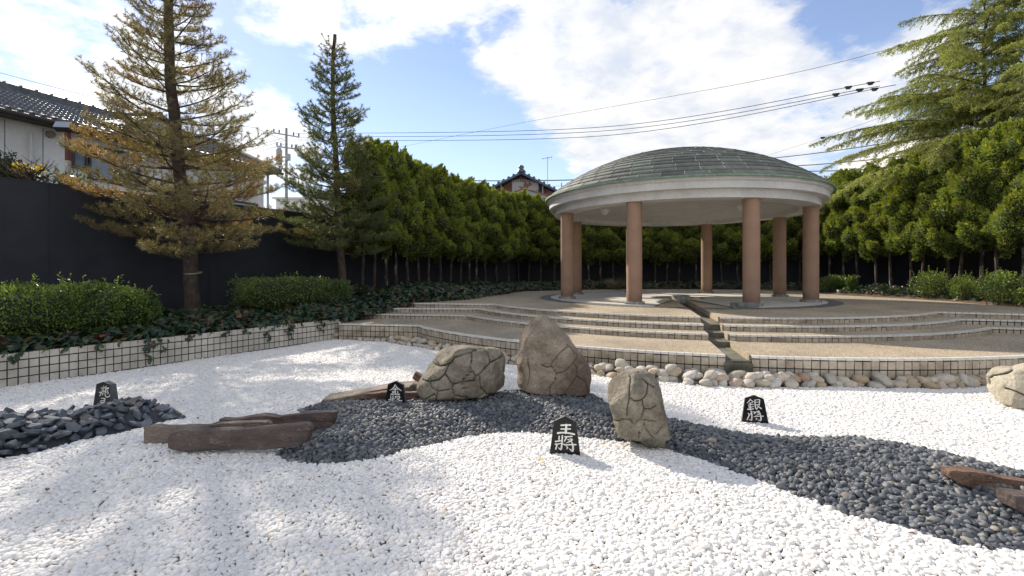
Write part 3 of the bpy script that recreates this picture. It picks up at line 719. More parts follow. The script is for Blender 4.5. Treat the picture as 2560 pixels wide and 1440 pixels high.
for layer in range(2):
    for _ in range(6000):
        x = rg.uniform(-7.3, -3.2); y = rg.uniform(4.4, 7.2); q = np.array([[x, y]])
        if abs(x) > y * 1.06 + .6 or not inside(q, SLATE)[0]: continue
        s = rg.choice([.10, .14, .19, .25], p=[.25, .33, .26, .16])
        if x > -4.6: s = min(s, .14)
        e = seg_dist(q, SLATE, True)[0]
        if y > 5.0: s = min(s, .13)
        if layer == 1 and y > 5.3 and x > -5.9: continue
        if e < s * (.12 if layer == 0 else .6): continue
        if any(a[4] == layer and math.hypot(a[0] - x, a[1] - y) < (a[2] + s) * .33 for a in got): continue
        got.append((x, y, s, mound(q)[0] + (.03 if layer == 0 else .075), layer))
for i, (x, y, s, z, la) in enumerate(got[:290]):
    o = link('slate_stone', SM[int(rg.integers(0, 12))], label=('large' if s > .16 else 'small') + ' angular blue grey slate chunk ' + ('at the right tip of the heap' if x > -4.55 else 'on the crest of the heap behind' if y > 5.2 else 'along the front edge of the heap' if y < 4.9 else 'in the middle of the heap'), cat='stone', group='slate chunks heaped on the gravel')
    o.location = (x, y, z); o.scale = (s * rg.uniform(1, 1.5), s * rg.uniform(.8, 1.1), s * rg.uniform(.7, 1.1)); o.rotation_euler = (rg.normal() * .55, rg.normal() * .45, rg.random() * 6.28)
print('cobbles', len(arr), 'slate', len(got))

# ------------------------------------------------------------ standing rocks
def rock_mat(name, c1, c2, stain, dark=.25, stain_z=None):
    m, w, b, out = mat(name); co = coords(w); at = w.n('ShaderNodeVertexColor', layer_name='Col'); sp = w.n('ShaderNodeSeparateColor'); w.l(at.outputs[0], sp.inputs[0])
    c = w.ramp(w.noise(co, 5, 8, .65), [(.3, c1), (.7, c2)])
    s = w.ramp(w.noise(co, 2.6, 6, .6, .6), [(.45, 0.0), (.62, 1.0)])
    if stain_z: # a stained area that belongs to the stone: lower right
        sx = w.n('ShaderNodeSeparateXYZ'); w.l(co, sx.inputs[0]); a = w.math('ADD', w.math('MULTIPLY', sx.outputs[0], stain_z[0]), w.math('MULTIPLY', sx.outputs[2], stain_z[1]))
        a = w.math('ADD', w.math('ADD', a, stain_z[2]), w.math('MULTIPLY', w.noise(co, 6, 5), .5)); s = w.math('MAXIMUM', w.math('MULTIPLY', s, .4), w.ramp(a, [(.4, 0.0), (.65, 1.0)]))
    else: s = w.math('MULTIPLY', s, .55)
    c = w.mix(s, c, stain)
    sp2 = w.n('ShaderNodeTexVoronoi', i_Scale=120.0); w.l(co, sp2.inputs['Vector']); g = w.n('ShaderNodeSeparateColor'); w.l(sp2.outputs['Color'], g.inputs[0])
    c = w.mix(1.0, c, w.ramp(g.outputs[0], [(0, .72), (.25, .95), (.8, 1.05), (1, 1.3)]), 'MULTIPLY')
    c = w.mix(1.0, c, w.ramp(w.noise(co, 28, 5, .7), [(.3, .8), (.7, 1.15)]), 'MULTIPLY')
    c = w.mix(sp.outputs[0], c, (.025, .02, .016))
    w.l(c, b.inputs['Base Color']); b.inputs['Roughness'].default_value = .9; b.inputs['Specular IOR Level'].default_value = .3
    bump(w, b, w.math('ADD', w.noise(co, 30, 8, .7), w.math('MULTIPLY', w.noise(co, 9, 4), 1.2)), .65, .018); return m
def polycut(poly, v, ax):
    """min and max of the other axis where the polygon crosses ax = v"""
    hits = []
    for i in range(len(poly)):
        a, b = poly[i], poly[(i + 1) % len(poly)]
        if (a[ax] > v) != (b[ax] > v): t = (v - a[ax]) / (b[ax] - a[ax]); hits.append(a[1 - ax] + (b[1 - ax] - a[1 - ax]) * t)
    return (min(hits), max(hits)) if len(hits) >= 2 else None
def rock(name, outl, d, depth, mt, label, cat, cracks=(), crop=None, ax=1, power=2.6, nz=170, nth=300, amp=.03, seed=0, cw=.007, cd=.03, rz=0, profile=.5, strata=0, facets=0, fq=2.2, sink=.06, tilt=0):
    """a stone with the outline given in the photograph at distance d, and a real depth; ax=1: slices stacked upwards, ax=0: slices side by side"""
    ox, oy, sc = crop if crop else (0, 0, 1)
    tr = lambda p: wd(ox + p[0] / sc, oy + p[1] / sc, d)
    phi = math.atan2((ox + sum(p[0] for p in outl) / len(outl) / sc) - 1280, F) if ax == 1 else 0.0; cph = math.cos(phi)
    O = [tr(p) for p in outl]; cx = (min(p[0] for p in O) + max(p[0] for p in O)) / 2; zb = min(p[1] for p in O)
    O = [((p[0] - cx) * cph, p[1] - zb) for p in O]; CR = [[((tr(p)[0] - cx) * cph, tr(p)[1] - zb) for p in c] for c in cracks]
    lo, hi = min(p[ax] for p in O), max(p[ax] for p in O); span = hi - lo
    sl = []; us = 1 - np.cos(np.linspace(0, math.pi, nz)); us = us / 2 if ax == 0 else np.sin(np.linspace(0, math.pi / 2, nz))
    us = us * .35 + np.linspace(0, 1, nz) * .65
    for u in us:
        v = lo + span * min(max(u, .0015), .9985); c = polycut(O, v, ax); 
        if c: sl.append((v, *c))
    if ax == 1 and sink: sl.insert(0, (lo - sink, sl[0][1], sl[0][2]))
    sl = np.array(sl); k = 7 if ax == 1 else 3; ker = np.ones(k) / k
    for col in (1, 2):
        pad = np.r_[[sl[0, col]] * (k // 2), sl[:, col], [sl[-1, col]] * (k // 2)]; sl[:, col] = np.convolve(pad, ker, 'valid')
    wmax = (sl[:, 2] - sl[:, 1]).max() / 2; th = np.linspace(0, 2 * math.pi, nth, endpoint=False)
    ct, st = np.cos(th), np.sin(th); sx = np.sign(ct) * np.abs(ct) ** (2 / power); sy = np.sign(st) * np.abs(st) ** (2 / power)
    V = []
    for v, a, b in sl:
        c = (a + b) / 2; w_ = (b - a) / 2; dp = depth * (w_ / wmax) ** profile
        if ax == 0: u = (v - lo) / span; dp = depth * min(1, (1 - abs(2 * u - 1) ** 40)) ** .5 + .002
        if ax == 1: V.append(np.c_[c + w_ * sx, dp * sy, np.full(nth, v)])
        else: V.append(np.c_[np.full(nth, v), dp * sy, c + w_ * sx])
    V = np.array(V); n = len(V)
    mid = np.array([0, 0, (sl[:, 1] + sl[:, 2]).mean() / 2 if ax == 0 else (lo + hi) / 2]); P3 = V.reshape(-1, 3)
    N = P3 - mid; N[:, 1] *= 1.5; N /= np.linalg.norm(N, axis=1)[:, None] + 1e-9
    sz = max(hi - lo, wmax * 2)
    dsp = amp * sz * (fbm(P3 * fq / sz * 1.6 + seed * 5.3, 3) + .35 * fbm(P3 * fq * 4 / sz + seed, 3) + .12 * fbm(P3 * 26 / sz, 2))
    if strata:   # split faces: ledges along the bedding
        q = P3 * [1.3, 5, 9] + seed; led = fbm(q, 3) * 2.2; dsp += strata * (np.floor(led * 3) / 3 + .25 * led) + strata * .5 * np.floor(fbm(P3 * [6, 8, 3] + seed * 2, 2) * 5) / 5
    cr = np.zeros(len(P3)); rr = random.Random(seed)
    for f_ in range(facets):   # flat broken faces
        a_ = rr.uniform(-2.9, -.25); e_ = rr.uniform(-.15, .9); nn_ = np.array([math.cos(a_) * math.cos(e_), math.sin(a_) * math.cos(e_), math.sin(e_)]); pr_ = (P3 - mid) @ nn_; c_ = np.quantile(pr_, rr.uniform(.86, .95)); P3 = P3 - np.outer(np.maximum(0, pr_ - c_) * .8, nn_)
    wob = np.c_[fbm(P3 * 9, 2), fbm(P3 * 9 + 40, 2)] * .012
    if CR:
        D = np.min([seg_dist(P3[:, [0, 2]] + wob, c) for c in CR], axis=0); cw = cw * (.55 + 1.1 * vnoise(P3 * 7 + 3)); cr = np.exp(-(D / cw) ** 2)
        wide = np.exp(-(D / (cw * 4)) ** 2); dsp -= cd * cr + cd * .45 * wide * 1.0
    P3 = P3 + N * dsp[:, None]
    i = (np.arange(n - 1)[:, None] * nth + np.arange(nth)[None]).ravel(); j = (np.arange(n - 1)[:, None] * nth + (np.arange(nth) + 1)[None] % nth).ravel()
    q = np.c_[i, j, j + nth, i + nth]; m0 = len(P3); P3 = np.r_[P3, [P3[:nth].mean(0), P3[-nth:].mean(0)]]; cr = np.r_[cr, 0, 0]
    k = np.arange(nth); t0 = np.c_[(k + 1) % nth, k, np.full(nth, m0)]; t1 = np.c_[(n - 1) * nth + k, (n - 1) * nth + (k + 1) % nth, np.full(nth, m0 + 1)]
    me = np_mesh(name, P3, [q, t0, t1], mt, np.c_[cr, cr, cr], smooth=not strata)
    o = link(name, me, label=label, cat=cat); off = depth if depth < .16 else depth * .55; o.location = (cx + off * math.sin(phi), d + off * cph, zb); o.rotation_euler = (tilt, 0, rz - phi); return o
R1 = rock_mat('granite_rock', (.13, .112, .085), (.33, .295, .23), (.085, .07, .052))
R2 = rock_mat('stained_rock', (.19, .15, .11), (.40, .335, .255), (.14, .10, .075), stain_z=(.9, -.5, .30))
R3 = rock_mat('pale_rock', (.33, .30, .23), (.52, .475, .38), (.24, .21, .15))
c6 = (740, 740, 3.13)
rock('rock', [(945, 720), (975, 655), (1000, 620), (1050, 520), (1065, 480), (1110, 455), (1200, 430), (1330, 415), (1480, 430), (1600, 440), (1650, 480), (1670, 560), (1680, 680), (1670, 770), (1560, 790), (1400, 800), (1250, 850), (1080, 890), (985, 870), (955, 810)],
     6.2, .36, R1, 'broad low rock cracked like a tortoise shell beside the tall rock', 'rock', crop=c6, power=2.9, amp=.03, facets=7, seed=1, cw=.0055, cd=.022, cracks=[
     [(1055, 515), (1130, 545), (1210, 505), (1240, 470), (1370, 445), (1410, 430), (1480, 425)], [(1370, 445), (1375, 560), (1410, 605), (1440, 600), (1520, 525), (1640, 490)], [(1480, 425), (1510, 470), (1520, 525)],
     [(1200, 510), (1165, 590), (1225, 670), (1290, 655), (1380, 570)], [(1225, 670), (1220, 700), (1240, 745), (1220, 830)], [(1290, 655), (1320, 710), (1330, 770), (1360, 800)], [(1410, 605), (1395, 640), (1290, 655)],
     [(1440, 600), (1445, 700), (1480, 750), (1540, 800)], [(1110, 705), (1100, 800), (1140, 840), (1140, 865)], [(985, 665), (1050, 660), (1060, 700), (1110, 720), (1200, 705)], [(1050, 660), (1120, 640), (1165, 590)],
     [(1020, 545), (1130, 545)], [(1110, 800), (1220, 835)], [(1240, 745), (1290, 760), (1330, 770)], [(1360, 800), (1460, 760)], [(1090, 740), (1010, 790), (960, 790)], [(1640, 600), (1665, 670)]])
r1 = (1240, 740, 3.6)
rock('rock', [(195, 870), (188, 760), (185, 640), (168, 520), (180, 400), (240, 290), (330, 200), (400, 184), (440, 176), (480, 186), (520, 220), (600, 300), (680, 420), (750, 520), (810, 580), (870, 680), (875, 720), (865, 800), (855, 905), (700, 908), (560, 890), (400, 875), (280, 870)],
     6.5, .40, R2, 'tallest brown stained rock tapering to a rounded peak', 'rock', crop=r1, power=2.3, amp=.04, facets=9, seed=2, cw=.004, cd=.014, profile=.45, cracks=[
     [(410, 610), (470, 630), (500, 620), (545, 690), (600, 670), (700, 600), (750, 540)], [(545, 690), (530, 740), (485, 800), (490, 880)], [(500, 620), (515, 580), (590, 490), (650, 450)],
     [(700, 600), (735, 650), (730, 720), (700, 760), (640, 830), (600, 890)], [(650, 430), (700, 490), (750, 540)], [(730, 720), (800, 760), (830, 880)], [(540, 260), (600, 330)], [(285, 800), (300, 700), (290, 560)]])
rock('rock', [(1065, 1190), (1030, 1080), (1000, 980), (978, 870), (1010, 820), (1110, 740), (1200, 700), (1300, 690), (1370, 705), (1420, 740), (1470, 820), (1490, 910), (1530, 1060), (1555, 1180), (1574, 1290), (1440, 1292), (1330, 1290), (1190, 1290), (1095, 1285), (1072, 1240)],
     4.78, .25, R1, 'squarish leaning grey rock with a dark zigzag crack nearest the foreground', 'rock', crop=r1, power=3.2, amp=.035, facets=8, seed=5, cw=.0038, cd=.014, cracks=[
     [(1195, 905), (1250, 930), (1310, 905), (1360, 850), (1370, 800), (1310, 740)], [(1310, 905), (1325, 985), (1300, 1090), (1250, 1130), (1250, 1150)], [(1325, 985), (1380, 990), (1440, 960)],
     [(1300, 1095), (1370, 1105), (1440, 1110)], [(1060, 1140), (1130, 1100), (1195, 1095), (1230, 1140)], [(1330, 1110), (1340, 1180), (1420, 1270)], [(1205, 730), (1190, 900), (1175, 1060)], [(1440, 1230), (1500, 1170)], [(1290, 1210), (1285, 1270)], [(1330, 760), (1380, 790), (1420, 815)]])
r3 = (2300, 860, 6)
rock('rock', [(960, 570), (1010, 510), (1060, 460), (1200, 420), (1370, 390), (1560, 330), (1700, 310), (1850, 350), (2050, 470), (2150, 620), (2150, 850), (1950, 1000), (1560, 1020), (1380, 990), (1200, 950), (1040, 850), (990, 760), (965, 650)],
     6.15, .42, R3, 'smooth pale boulder at the right edge of the white gravel', 'boulder', crop=r3, power=2.3, amp=.03, facets=6, seed=9, cw=.007, cd=.03, cracks=[[(1370, 400), (1250, 470), (1060, 550), (1005, 610), (1000, 690)], [(1280, 690), (1450, 710), (1560, 750), (1750, 800)]])

# ------------------------------------------------------------ long slabs
def slab_mat(name, c1, c2, c3):
    m, w, b, out = mat(name); co = coords(w); mp = w.n('ShaderNodeMapping'); w.l(co, mp.inputs[0]); mp.inputs['Scale'].default_value = (1, 2, 2.5)
    c = w.ramp(w.noise(mp.outputs[0], 4, 8, .65), [(.3, c1), (.55, c2), (.75, c3)])
    k = w.ramp(w.noise(mp.outputs[0], 9, 6, .7, .8), [(.60, 0.0), (.68, .75)]); c = w.mix(k, c, (.44, .39, .34)); c = w.mix(w.ramp(w.noise(mp.outputs[0], 14, 5, .7, .5), [(.30, .75), (.40, 0.0)]), c, (.03, .022, .02))
    c = w.mix(1.0, c, w.ramp(w.noise(co, 60, 3, .7), [(.3, .8), (.7, 1.2)]), 'MULTIPLY')
    w.l(c, b.inputs['Base Color']); b.inputs['Roughness'].default_value = .8; bump(w, b, w.math('ADD', w.noise(mp.outputs[0], 18, 8, .7), w.math('MULTIPLY', w.noise(mp.outputs[0], 5, 4, .6, 1.0), 1.5)), 1.0, .03); return m
SB = slab_mat('dark_slab', (.078, .056, .048), (.145, .108, .095), (.22, .178, .158)); SG = slab_mat('grey_slab', (.13, .10, .085), (.24, .19, .15), (.36, .31, .26)); SR = slab_mat('red_slab', (.10, .055, .038), (.20, .115, .08), (.34, .23, .16))
r5 = (340, 960, 4.923); kw = dict(ax=0, power=12, nz=150, nth=120, cat='stone slab', amp=.012, fq=3.5, strata=.026)
rock('stone_slab', [(383, 815), (387, 700), (420, 600), (560, 568), (700, 570), (900, 575), (1100, 550), (1200, 537), (1500, 540), (1850, 520), (2060, 492), (2115, 520), (2130, 640), (2110, 720), (1900, 790), (1600, 820), (1300, 850), (1000, 862), (750, 838), (480, 830)], 4.66, .055, SB, 'long purple brown slab lying frontmost on the white gravel, curved at its right end', crop=r5, seed=11, **kw)
rock('stone_slab', [(42, 740), (50, 600), (70, 545), (90, 520), (200, 515), (300, 530), (500, 525), (700, 503), (900, 480), (1280, 465), (1640, 460), (1695, 500), (1700, 640), (1300, 690), (1000, 700), (700, 720), (500, 735), (400, 745), (210, 752)], 4.93, .05, SG, 'second long slab, half hidden behind the frontmost purple brown slab', crop=r5, seed=12, **kw)
rock('stone_slab', [(962, 560), (965, 485), (1000, 430), (1150, 440), (1400, 400), (1570, 380), (1750, 395), (2100, 355), (2520, 335), (2515, 400), (2450, 540), (2300, 572), (2130, 585), (1700, 600), (1000, 600)], 5.25, .05, SB, 'purple grey slab farthest back of the three, ending at the dark pebbles', crop=r5, seed=13, **kw)
r6 = (790, 900, 9); kw['power'] = 14
rock('stone_slab', [(95, 1040), (110, 885), (500, 830), (900, 757), (1300, 655), (1600, 603), (2150, 575), (2165, 740), (1600, 790), (1100, 870), (700, 935), (400, 985)], 6.40, .19, SG, 'long slab with pale sunlit top behind the gold general sign stone', crop=r6, seed=14, **kw)
rock('stone_slab', [(1085, 940), (1085, 770), (1570, 745), (1900, 740), (2290, 735), (2290, 890), (1560, 903), (1300, 935)], 6.22, .05, SR, 'short reddish slab lying in front of the long pale topped slab', crop=r6, seed=15, **kw)
rock('stone_block', [(2160, 410), (2225, 280), (2260, 295), (2390, 380), (2330, 470), (2290, 515), (2240, 490)], 6.75, .06, SR, 'small reddish stone block leaning on the cracked tortoise shell rock', crop=r6, seed=16, ax=0, power=7, nz=60, nth=80, cat='stone block', amp=.012)
rock('stone_block', [(2175, 730), (2180, 600), (2200, 535), (2280, 550), (2300, 720)], 6.45, .08, SG, 'small tan stone block wedged between the long slab and the tortoise shell rock', crop=r6, seed=17, ax=0, power=7, nz=60, nth=80, cat='stone block', amp=.012)
r8 = (1960, 1040, 3.6)
rock('stone_slab', [(1498, 560), (1505, 500), (1540, 492), (1780, 510), (2000, 560), (2160, 590), (2400, 640), (2600, 700), (2600, 860), (2400, 800), (2160, 735), (1950, 705), (1800, 680), (1650, 640), (1570, 610)], 3.64, .06, SR, 'reddish brown wood like slab lying on the dark pebbles at the right edge', crop=r8, seed=18, **dict(kw, strata=.010))
rock('stone_slab', [(2082, 725), (2200, 735), (2400, 770), (2700, 850), (2700, 1050), (2400, 960), (2200, 905), (2110, 850)], 3.28, .07, SB, 'dark brown slab end below the reddish slab at the right edge', crop=r8, seed=19, **dict(kw, strata=.012))

# ------------------------------------------------------------ sign stones shaped like game pieces
MG = noisy('polished_black_granite', (.008, .009, .011), (.016, .017, .02), 30, .14, spec=.22, fine=(120, .3))
ML = noisy('engraved_paint', (.72, .71, .66), (.80, .79, .74), 20, .7)
MGs = noisy('sawn_granite', (.07, .07, .08), (.12, .12, .13), 40, .6)
def smooth_stroke(pts, step=4):
    out = []; n = len(pts)
    for i in range(n - 1):
        p0, p1, p2, p3 = [np.array(pts[max(0, min(n - 1, j))], float) for j in (i - 1, i, i + 1, i + 2)]
        for s in range(step):
            t = s / step; out.append(.5 * (2 * p1 + (p2 - p0) * t + (2 * p0 - 5 * p1 + 4 * p2 - p3) * t * t + (3 * p1 - p0 - 3 * p2 + p3) * t ** 3))
    out.append(np.array(pts[-1], float)); return out
def piece(crop, pts, d, thick, rz, strokes, label, lean=0, ws=.98):
    """pts: apex, left shoulder, right shoulder, bottom left, bottom right in crop pixels"""
    ox, oy, sc = crop; k = d / F / sc; ap, ls, rs_, bl, br = pts; cxp = (bl[0] + br[0]) / 2; byp = (bl[1] + br[1]) / 2
    cr_ = math.cos(rz)
    # straighten the perspective tilt of the face: rows are sheared so that its foot is level
    sh = (br[1] - bl[1]) / (br[0] - bl[0])
    L = lambda p: ((p[0] - cxp) * k / cr_, (byp - (p[1] - sh * (p[0] - cxp))) * k)
    A, LS, RS, BL, BR = [L(p) for p in pts]; bw = (BR[0] - BL[0]) / 2; sw = (RS[0] - LS[0]) / 2; c = (BL[0] + BR[0]) / 2; sz_ = (LS[1] + RS[1]) / 2; top = A[1]
    x0 = ox + cxp / sc; X, _ = wd(x0, 0, d); zb = wd(0, oy + byp / sc, d)[1]
    root = empty('sign_stone', (X, d, zb), rz, label=label, cat='sign stone'); root.rotation_euler = (lean, 0, rz)
    prof = [(-bw * 1.04, -.05), (bw * 1.04, -.05), (sw, sz_), (0, top), (-sw, sz_)]
    m = MB(); V = [(x, 0, z) for x, z in prof] + [(x * .98, thick * (1 if z < 0 else .72), z) for x, z in prof]
    m.add(V, [(0, 1, 2, 3, 4)], 0); m.add(V, [(9, 8, 7, 6, 5)] + [(i, i + 5, (i + 1) % 5 + 5, (i + 1) % 5) for i in range(5)], 1)
    m.build('stone', [MG, MGs], root, bevel=.003)
    m = MB()
    for i, s in enumerate(strokes):
        q = smooth_stroke(s); C = [L((a[0], a[1])) for a in q]; W_ = [max(a[2] * ws, 12) * k / 2 for a in q]; n = len(C); Lf = []; Rt = []
        for j in range(n):
            t = Vector(C[min(j + 1, n - 1)]) - Vector(C[max(j - 1, 0)])
            if t.length < 1e-9: t = Vector((1, 0))
            t.normalize(); nn = Vector((-t.y, t.x)) * W_[j]; Lf.append(Vector(C[j]) + nn); Rt.append(Vector(C[j]) - nn)
            if j == 0: t0 = t
        zf_ = -.0012 - .00012 * i
        V = [(p.x, zf_, p.y) for p in Lf] + [(p.x, zf_, p.y) for p in Rt]; m.add(V, [(j, j + 1, n + j + 1, n + j) for j in range(n - 1)])
        for (cpt, w_) in ((C[0], W_[0]), (C[-1], W_[-1])):
            m.add([(cpt[0] + w_ * math.cos(a), zf_ - .00005, cpt[1] + w_ * math.sin(a)) for a in [2 * math.pi * e / 10 for e in range(10)]], [tuple(range(10))])
    o = m.build('engraved_characters', ML, root); return root
piece((1365, 1035, 12), [(620, 95), (300, 235), (950, 285), (110, 1165), (1020, 1290)], 4.66, .085, R(-10), [
    [(455, 345, 50), (590, 350, 45), (725, 360, 50)], [(605, 340, 60), (600, 450, 70), (585, 580, 70)], [(448, 455, 40), (560, 465, 38), (725, 475, 42)], [(355, 568, 60), (500, 565, 48), (680, 595, 50), (840, 640, 55)],
    [(395, 665, 38), (392, 730, 36), (388, 800, 34)], [(290, 810, 42), (380, 806, 36), (460, 795, 34)], [(490, 660, 46), (480, 850, 44), (452, 1055, 48), (378, 1000, 18)], [(282, 888, 40), (360, 892, 30), (450, 875, 24)], [(335, 895, 40), (318, 970, 42), (295, 1035, 42)],
    [(565, 692, 40), (660, 698, 36), (770, 697, 42)], [(612, 710, 42), (580, 770, 42), (550, 828, 30)], [(640, 775, 18), (665, 785, 34), (690, 795, 34)], [(720, 765, 30), (780, 795, 50), (700, 845, 34), (600, 880, 14)],
    [(515, 905, 30), (600, 935, 40), (700, 935, 38), (890, 948, 42)], [(760, 855, 28), (800, 960, 56), (800, 1110, 58), (770, 1120, 50), (695, 1050, 16)], [(600, 982, 14), (645, 1010, 42), (622, 1055, 22)]],
    'black five sided stone in the foreground lettered 王將 in white', R(-4))
piece((950, 945, 16.94), [(655, 140), (310, 315), (985, 270), (175, 1265), (1095, 1240)], 6.05, .07, R(-7), [
    [(625, 285, 26), (545, 440, 45), (395, 548, 14)], [(625, 290, 25), (710, 410, 40), (890, 525, 38)], [(590, 440, 20), (640, 432, 22), (705, 430, 22)], [(545, 495, 28), (640, 488, 28), (735, 487, 30)], [(635, 440, 45), (635, 560, 48), (635, 690, 46)],
    [(590, 560, 26), (515, 590, 38), (530, 640, 38), (610, 595, 18)], [(720, 560, 30), (755, 600, 40), (715, 650, 20)], [(450, 700, 48), (640, 690, 38), (820, 685, 48)],
    [(450, 770, 34), (448, 835, 32), (443, 900, 28)], [(362, 932, 38), (450, 912, 34), (540, 892, 32)], [(540, 762, 42), (540, 950, 40), (492, 1155, 50), (445, 1105, 18)], [(362, 995, 30), (440, 982, 26), (530, 968, 24)], [(400, 1000, 40), (380, 1110, 40)],
    [(632, 785, 32), (720, 770, 34), (820, 762, 38)], [(670, 795, 36), (640, 850, 36), (612, 900, 26)], [(710, 815, 22), (745, 850, 34)], [(800, 785, 30), (845, 810, 50), (775, 870, 34), (700, 920, 14)], [(585, 982, 28), (760, 952, 30), (930, 938, 42)],
    [(785, 880, 28), (842, 980, 52), (842, 1110, 54), (825, 1130, 44), (752, 1080, 14)], [(680, 1020, 16), (705, 1055, 36), (672, 1092, 14)]],
    'black five sided stone lettered 金將 in white beside the tortoise shell rock', R(-3))
piece((210, 940, 16), [(950, 235), (535, 355), (1210, 335), (255, 1270), (1150, 1235)], 6.15, .12, R(-14), [
    [(755, 395, 26), (778, 440, 34)], [(632, 497, 34), (730, 485, 36), (835, 462, 34)], [(690, 550, 26), (775, 540, 26)], [(665, 600, 24), (790, 585, 24)], [(555, 670, 40), (660, 660, 34), (740, 620, 26), (830, 600, 24)],
    [(660, 665, 42), (620, 740, 40), (592, 815, 40)], [(760, 655, 32), (740, 720, 38), (705, 775, 34)], [(675, 715, 22), (735, 700, 20)],
    [(885, 390, 42), (870, 520, 48), (840, 625, 44), (905, 625, 24)], [(880, 510, 26), (960, 470, 30), (1020, 462, 44)], [(965, 435, 20), (1020, 460, 40), (900, 530, 24)], [(945, 560, 26), (995, 575, 36), (930, 620, 28), (900, 630, 24)], [(960, 640, 24), (1025, 628, 34), (980, 680, 30), (930, 715, 14)],
    [(870, 610, 44), (850, 700, 46), (885, 790, 52), (980, 815, 46), (1085, 770, 42), (1055, 685, 16)],
    [(660, 893, 24), (760, 890, 36), (870, 885, 44), (840, 950, 48), (770, 980, 34), (670, 1000, 36), (645, 1040, 44), (720, 1065, 40), (830, 1020, 46), (865, 980, 40), (845, 950, 30)], [(790, 1060, 36), (700, 1090, 28), (600, 1135, 30)], [(605, 1140, 42), (760, 1142, 36), (895, 1130, 48)]],
    'black five sided stone lettered 龍王 behind the slate heap', R(-3), .80)
piece((1845, 980, 16), [(630, 140), (305, 240), (1000, 305), (190, 1120), (1185, 1265)], 5.62, .05, R(-10), [
    [(520, 278, 24), (492, 350, 42), (400, 430, 12)], [(528, 290, 22), (575, 350, 36), (635, 400, 36)], [(480, 448, 26), (540, 440, 28), (605, 432, 28)], [(455, 508, 30), (550, 505, 26), (635, 505, 28)], [(528, 440, 34), (525, 560, 38), (520, 680, 44)],
    [(470, 545, 30), (478, 600, 40)], [(480, 640, 22), (560, 605, 26), (640, 585, 28)], [(425, 675, 48), (530, 690, 44), (640, 675, 42)],
    [(698, 335, 44), (698, 500, 44), (715, 620, 46), (745, 705, 44), (800, 625, 18)], [(700, 345, 28), (780, 335, 28), (868, 345, 40), (862, 440, 38), (850, 545, 38)], [(720, 435, 22), (850, 425, 22)], [(720, 520, 22), (845, 530, 26)], [(768, 560, 28), (850, 635, 40), (925, 695, 46)], [(862, 550, 24), (800, 592, 18)],
    [(435, 830, 30), (470, 890, 40), (430, 1000, 42), (392, 1075, 40)], [(545, 755, 44), (568, 900, 46), (560, 1080, 50), (545, 1110, 44), (462, 1085, 16)], [(570, 800, 24), (520, 860, 24), (480, 930, 16)], [(600, 790, 22), (670, 800, 34), (650, 880, 24)],
    [(660, 875, 26), (740, 800, 34), (840, 785, 38), (800, 845, 30), (760, 850, 20)], [(800, 835, 22), (880, 870, 44), (800, 920, 30), (700, 945, 14)], [(640, 985, 26), (800, 985, 32), (980, 995, 44)], [(868, 900, 34), (898, 1000, 52), (895, 1130, 56), (870, 1160, 44), (795, 1120, 16)], [(712, 1040, 20), (748, 1078, 38), (712, 1112, 14)]],
    'black five sided stone lettered 銀将 standing alone on white gravel at right', R(-5))
# ------------------------------------------------------------ foliage builders
def unit(v): return v / (np.linalg.norm(v, axis=-1, keepdims=True) + 1e-9)
def blades(P, D, L, Wd, seed=0, up=None):
    """thin pointed triangles: base P, direction D, length L, width Wd"""
    r = np.random.default_rng(seed); n = len(P); S = unit(np.cross(D, r.standard_normal((n, 3)))); h = (S.T * Wd / 2).T
    V = np.empty((n, 3, 3)); V[:, 0] = P - h; V[:, 1] = P + h; V[:, 2] = P + (D.T * L).T
    return V.reshape(-1, 3), np.arange(3 * n).reshape(n, 3)
def leaves(P, D, N, L, Wd, fold=0):
    """pointed quads: base P, direction D, facing N"""
    n = len(P); S = unit(np.cross(D, N)); h = (S.T * Wd / 2).T; m = P + (D.T * L * .45).T
    V = np.empty((n, 4, 3)); V[:, 0] = P; V[:, 1] = m - h + (N.T * L * fold).T; V[:, 2] = P + (D.T * L).T; V[:, 3] = m + h + (N.T * L * fold).T
    return V.reshape(-1, 3), np.arange(4 * n).reshape(n, 4)
def tubes(paths, rads, seg=5):
    """many tapering tubes as one vertex/face set; every path (k,3)"""
    VV = []; FF = []; b = 0
    for p, (r0, r1) in zip(paths, rads):
        p = np.asarray(p); k = len(p); t = unit(np.gradient(p, axis=0)); ref = np.array([.31, .17, .93]); s = unit(np.cross(t, ref)); u = np.cross(t, s)
        a = np.linspace(0, 2 * math.pi, seg, endpoint=False); rr = np.linspace(r0, r1, k)
        ringv = p[:, None] + rr[:, None, None] * (np.cos(a)[None, :, None] * s[:, None] + np.sin(a)[None, :, None] * u[:, None])
        VV.append(ringv.reshape(-1, 3)); i = (np.arange(k - 1)[:, None] * seg + np.arange(seg)[None]).ravel(); j = (np.arange(k - 1)[:, None] * seg + (np.arange(seg)[None] + 1) % seg).ravel()
        FF.append(np.c_[i, j, j + seg, i + seg] + b); b += k * seg
    return np.concatenate(VV), np.concatenate(FF)
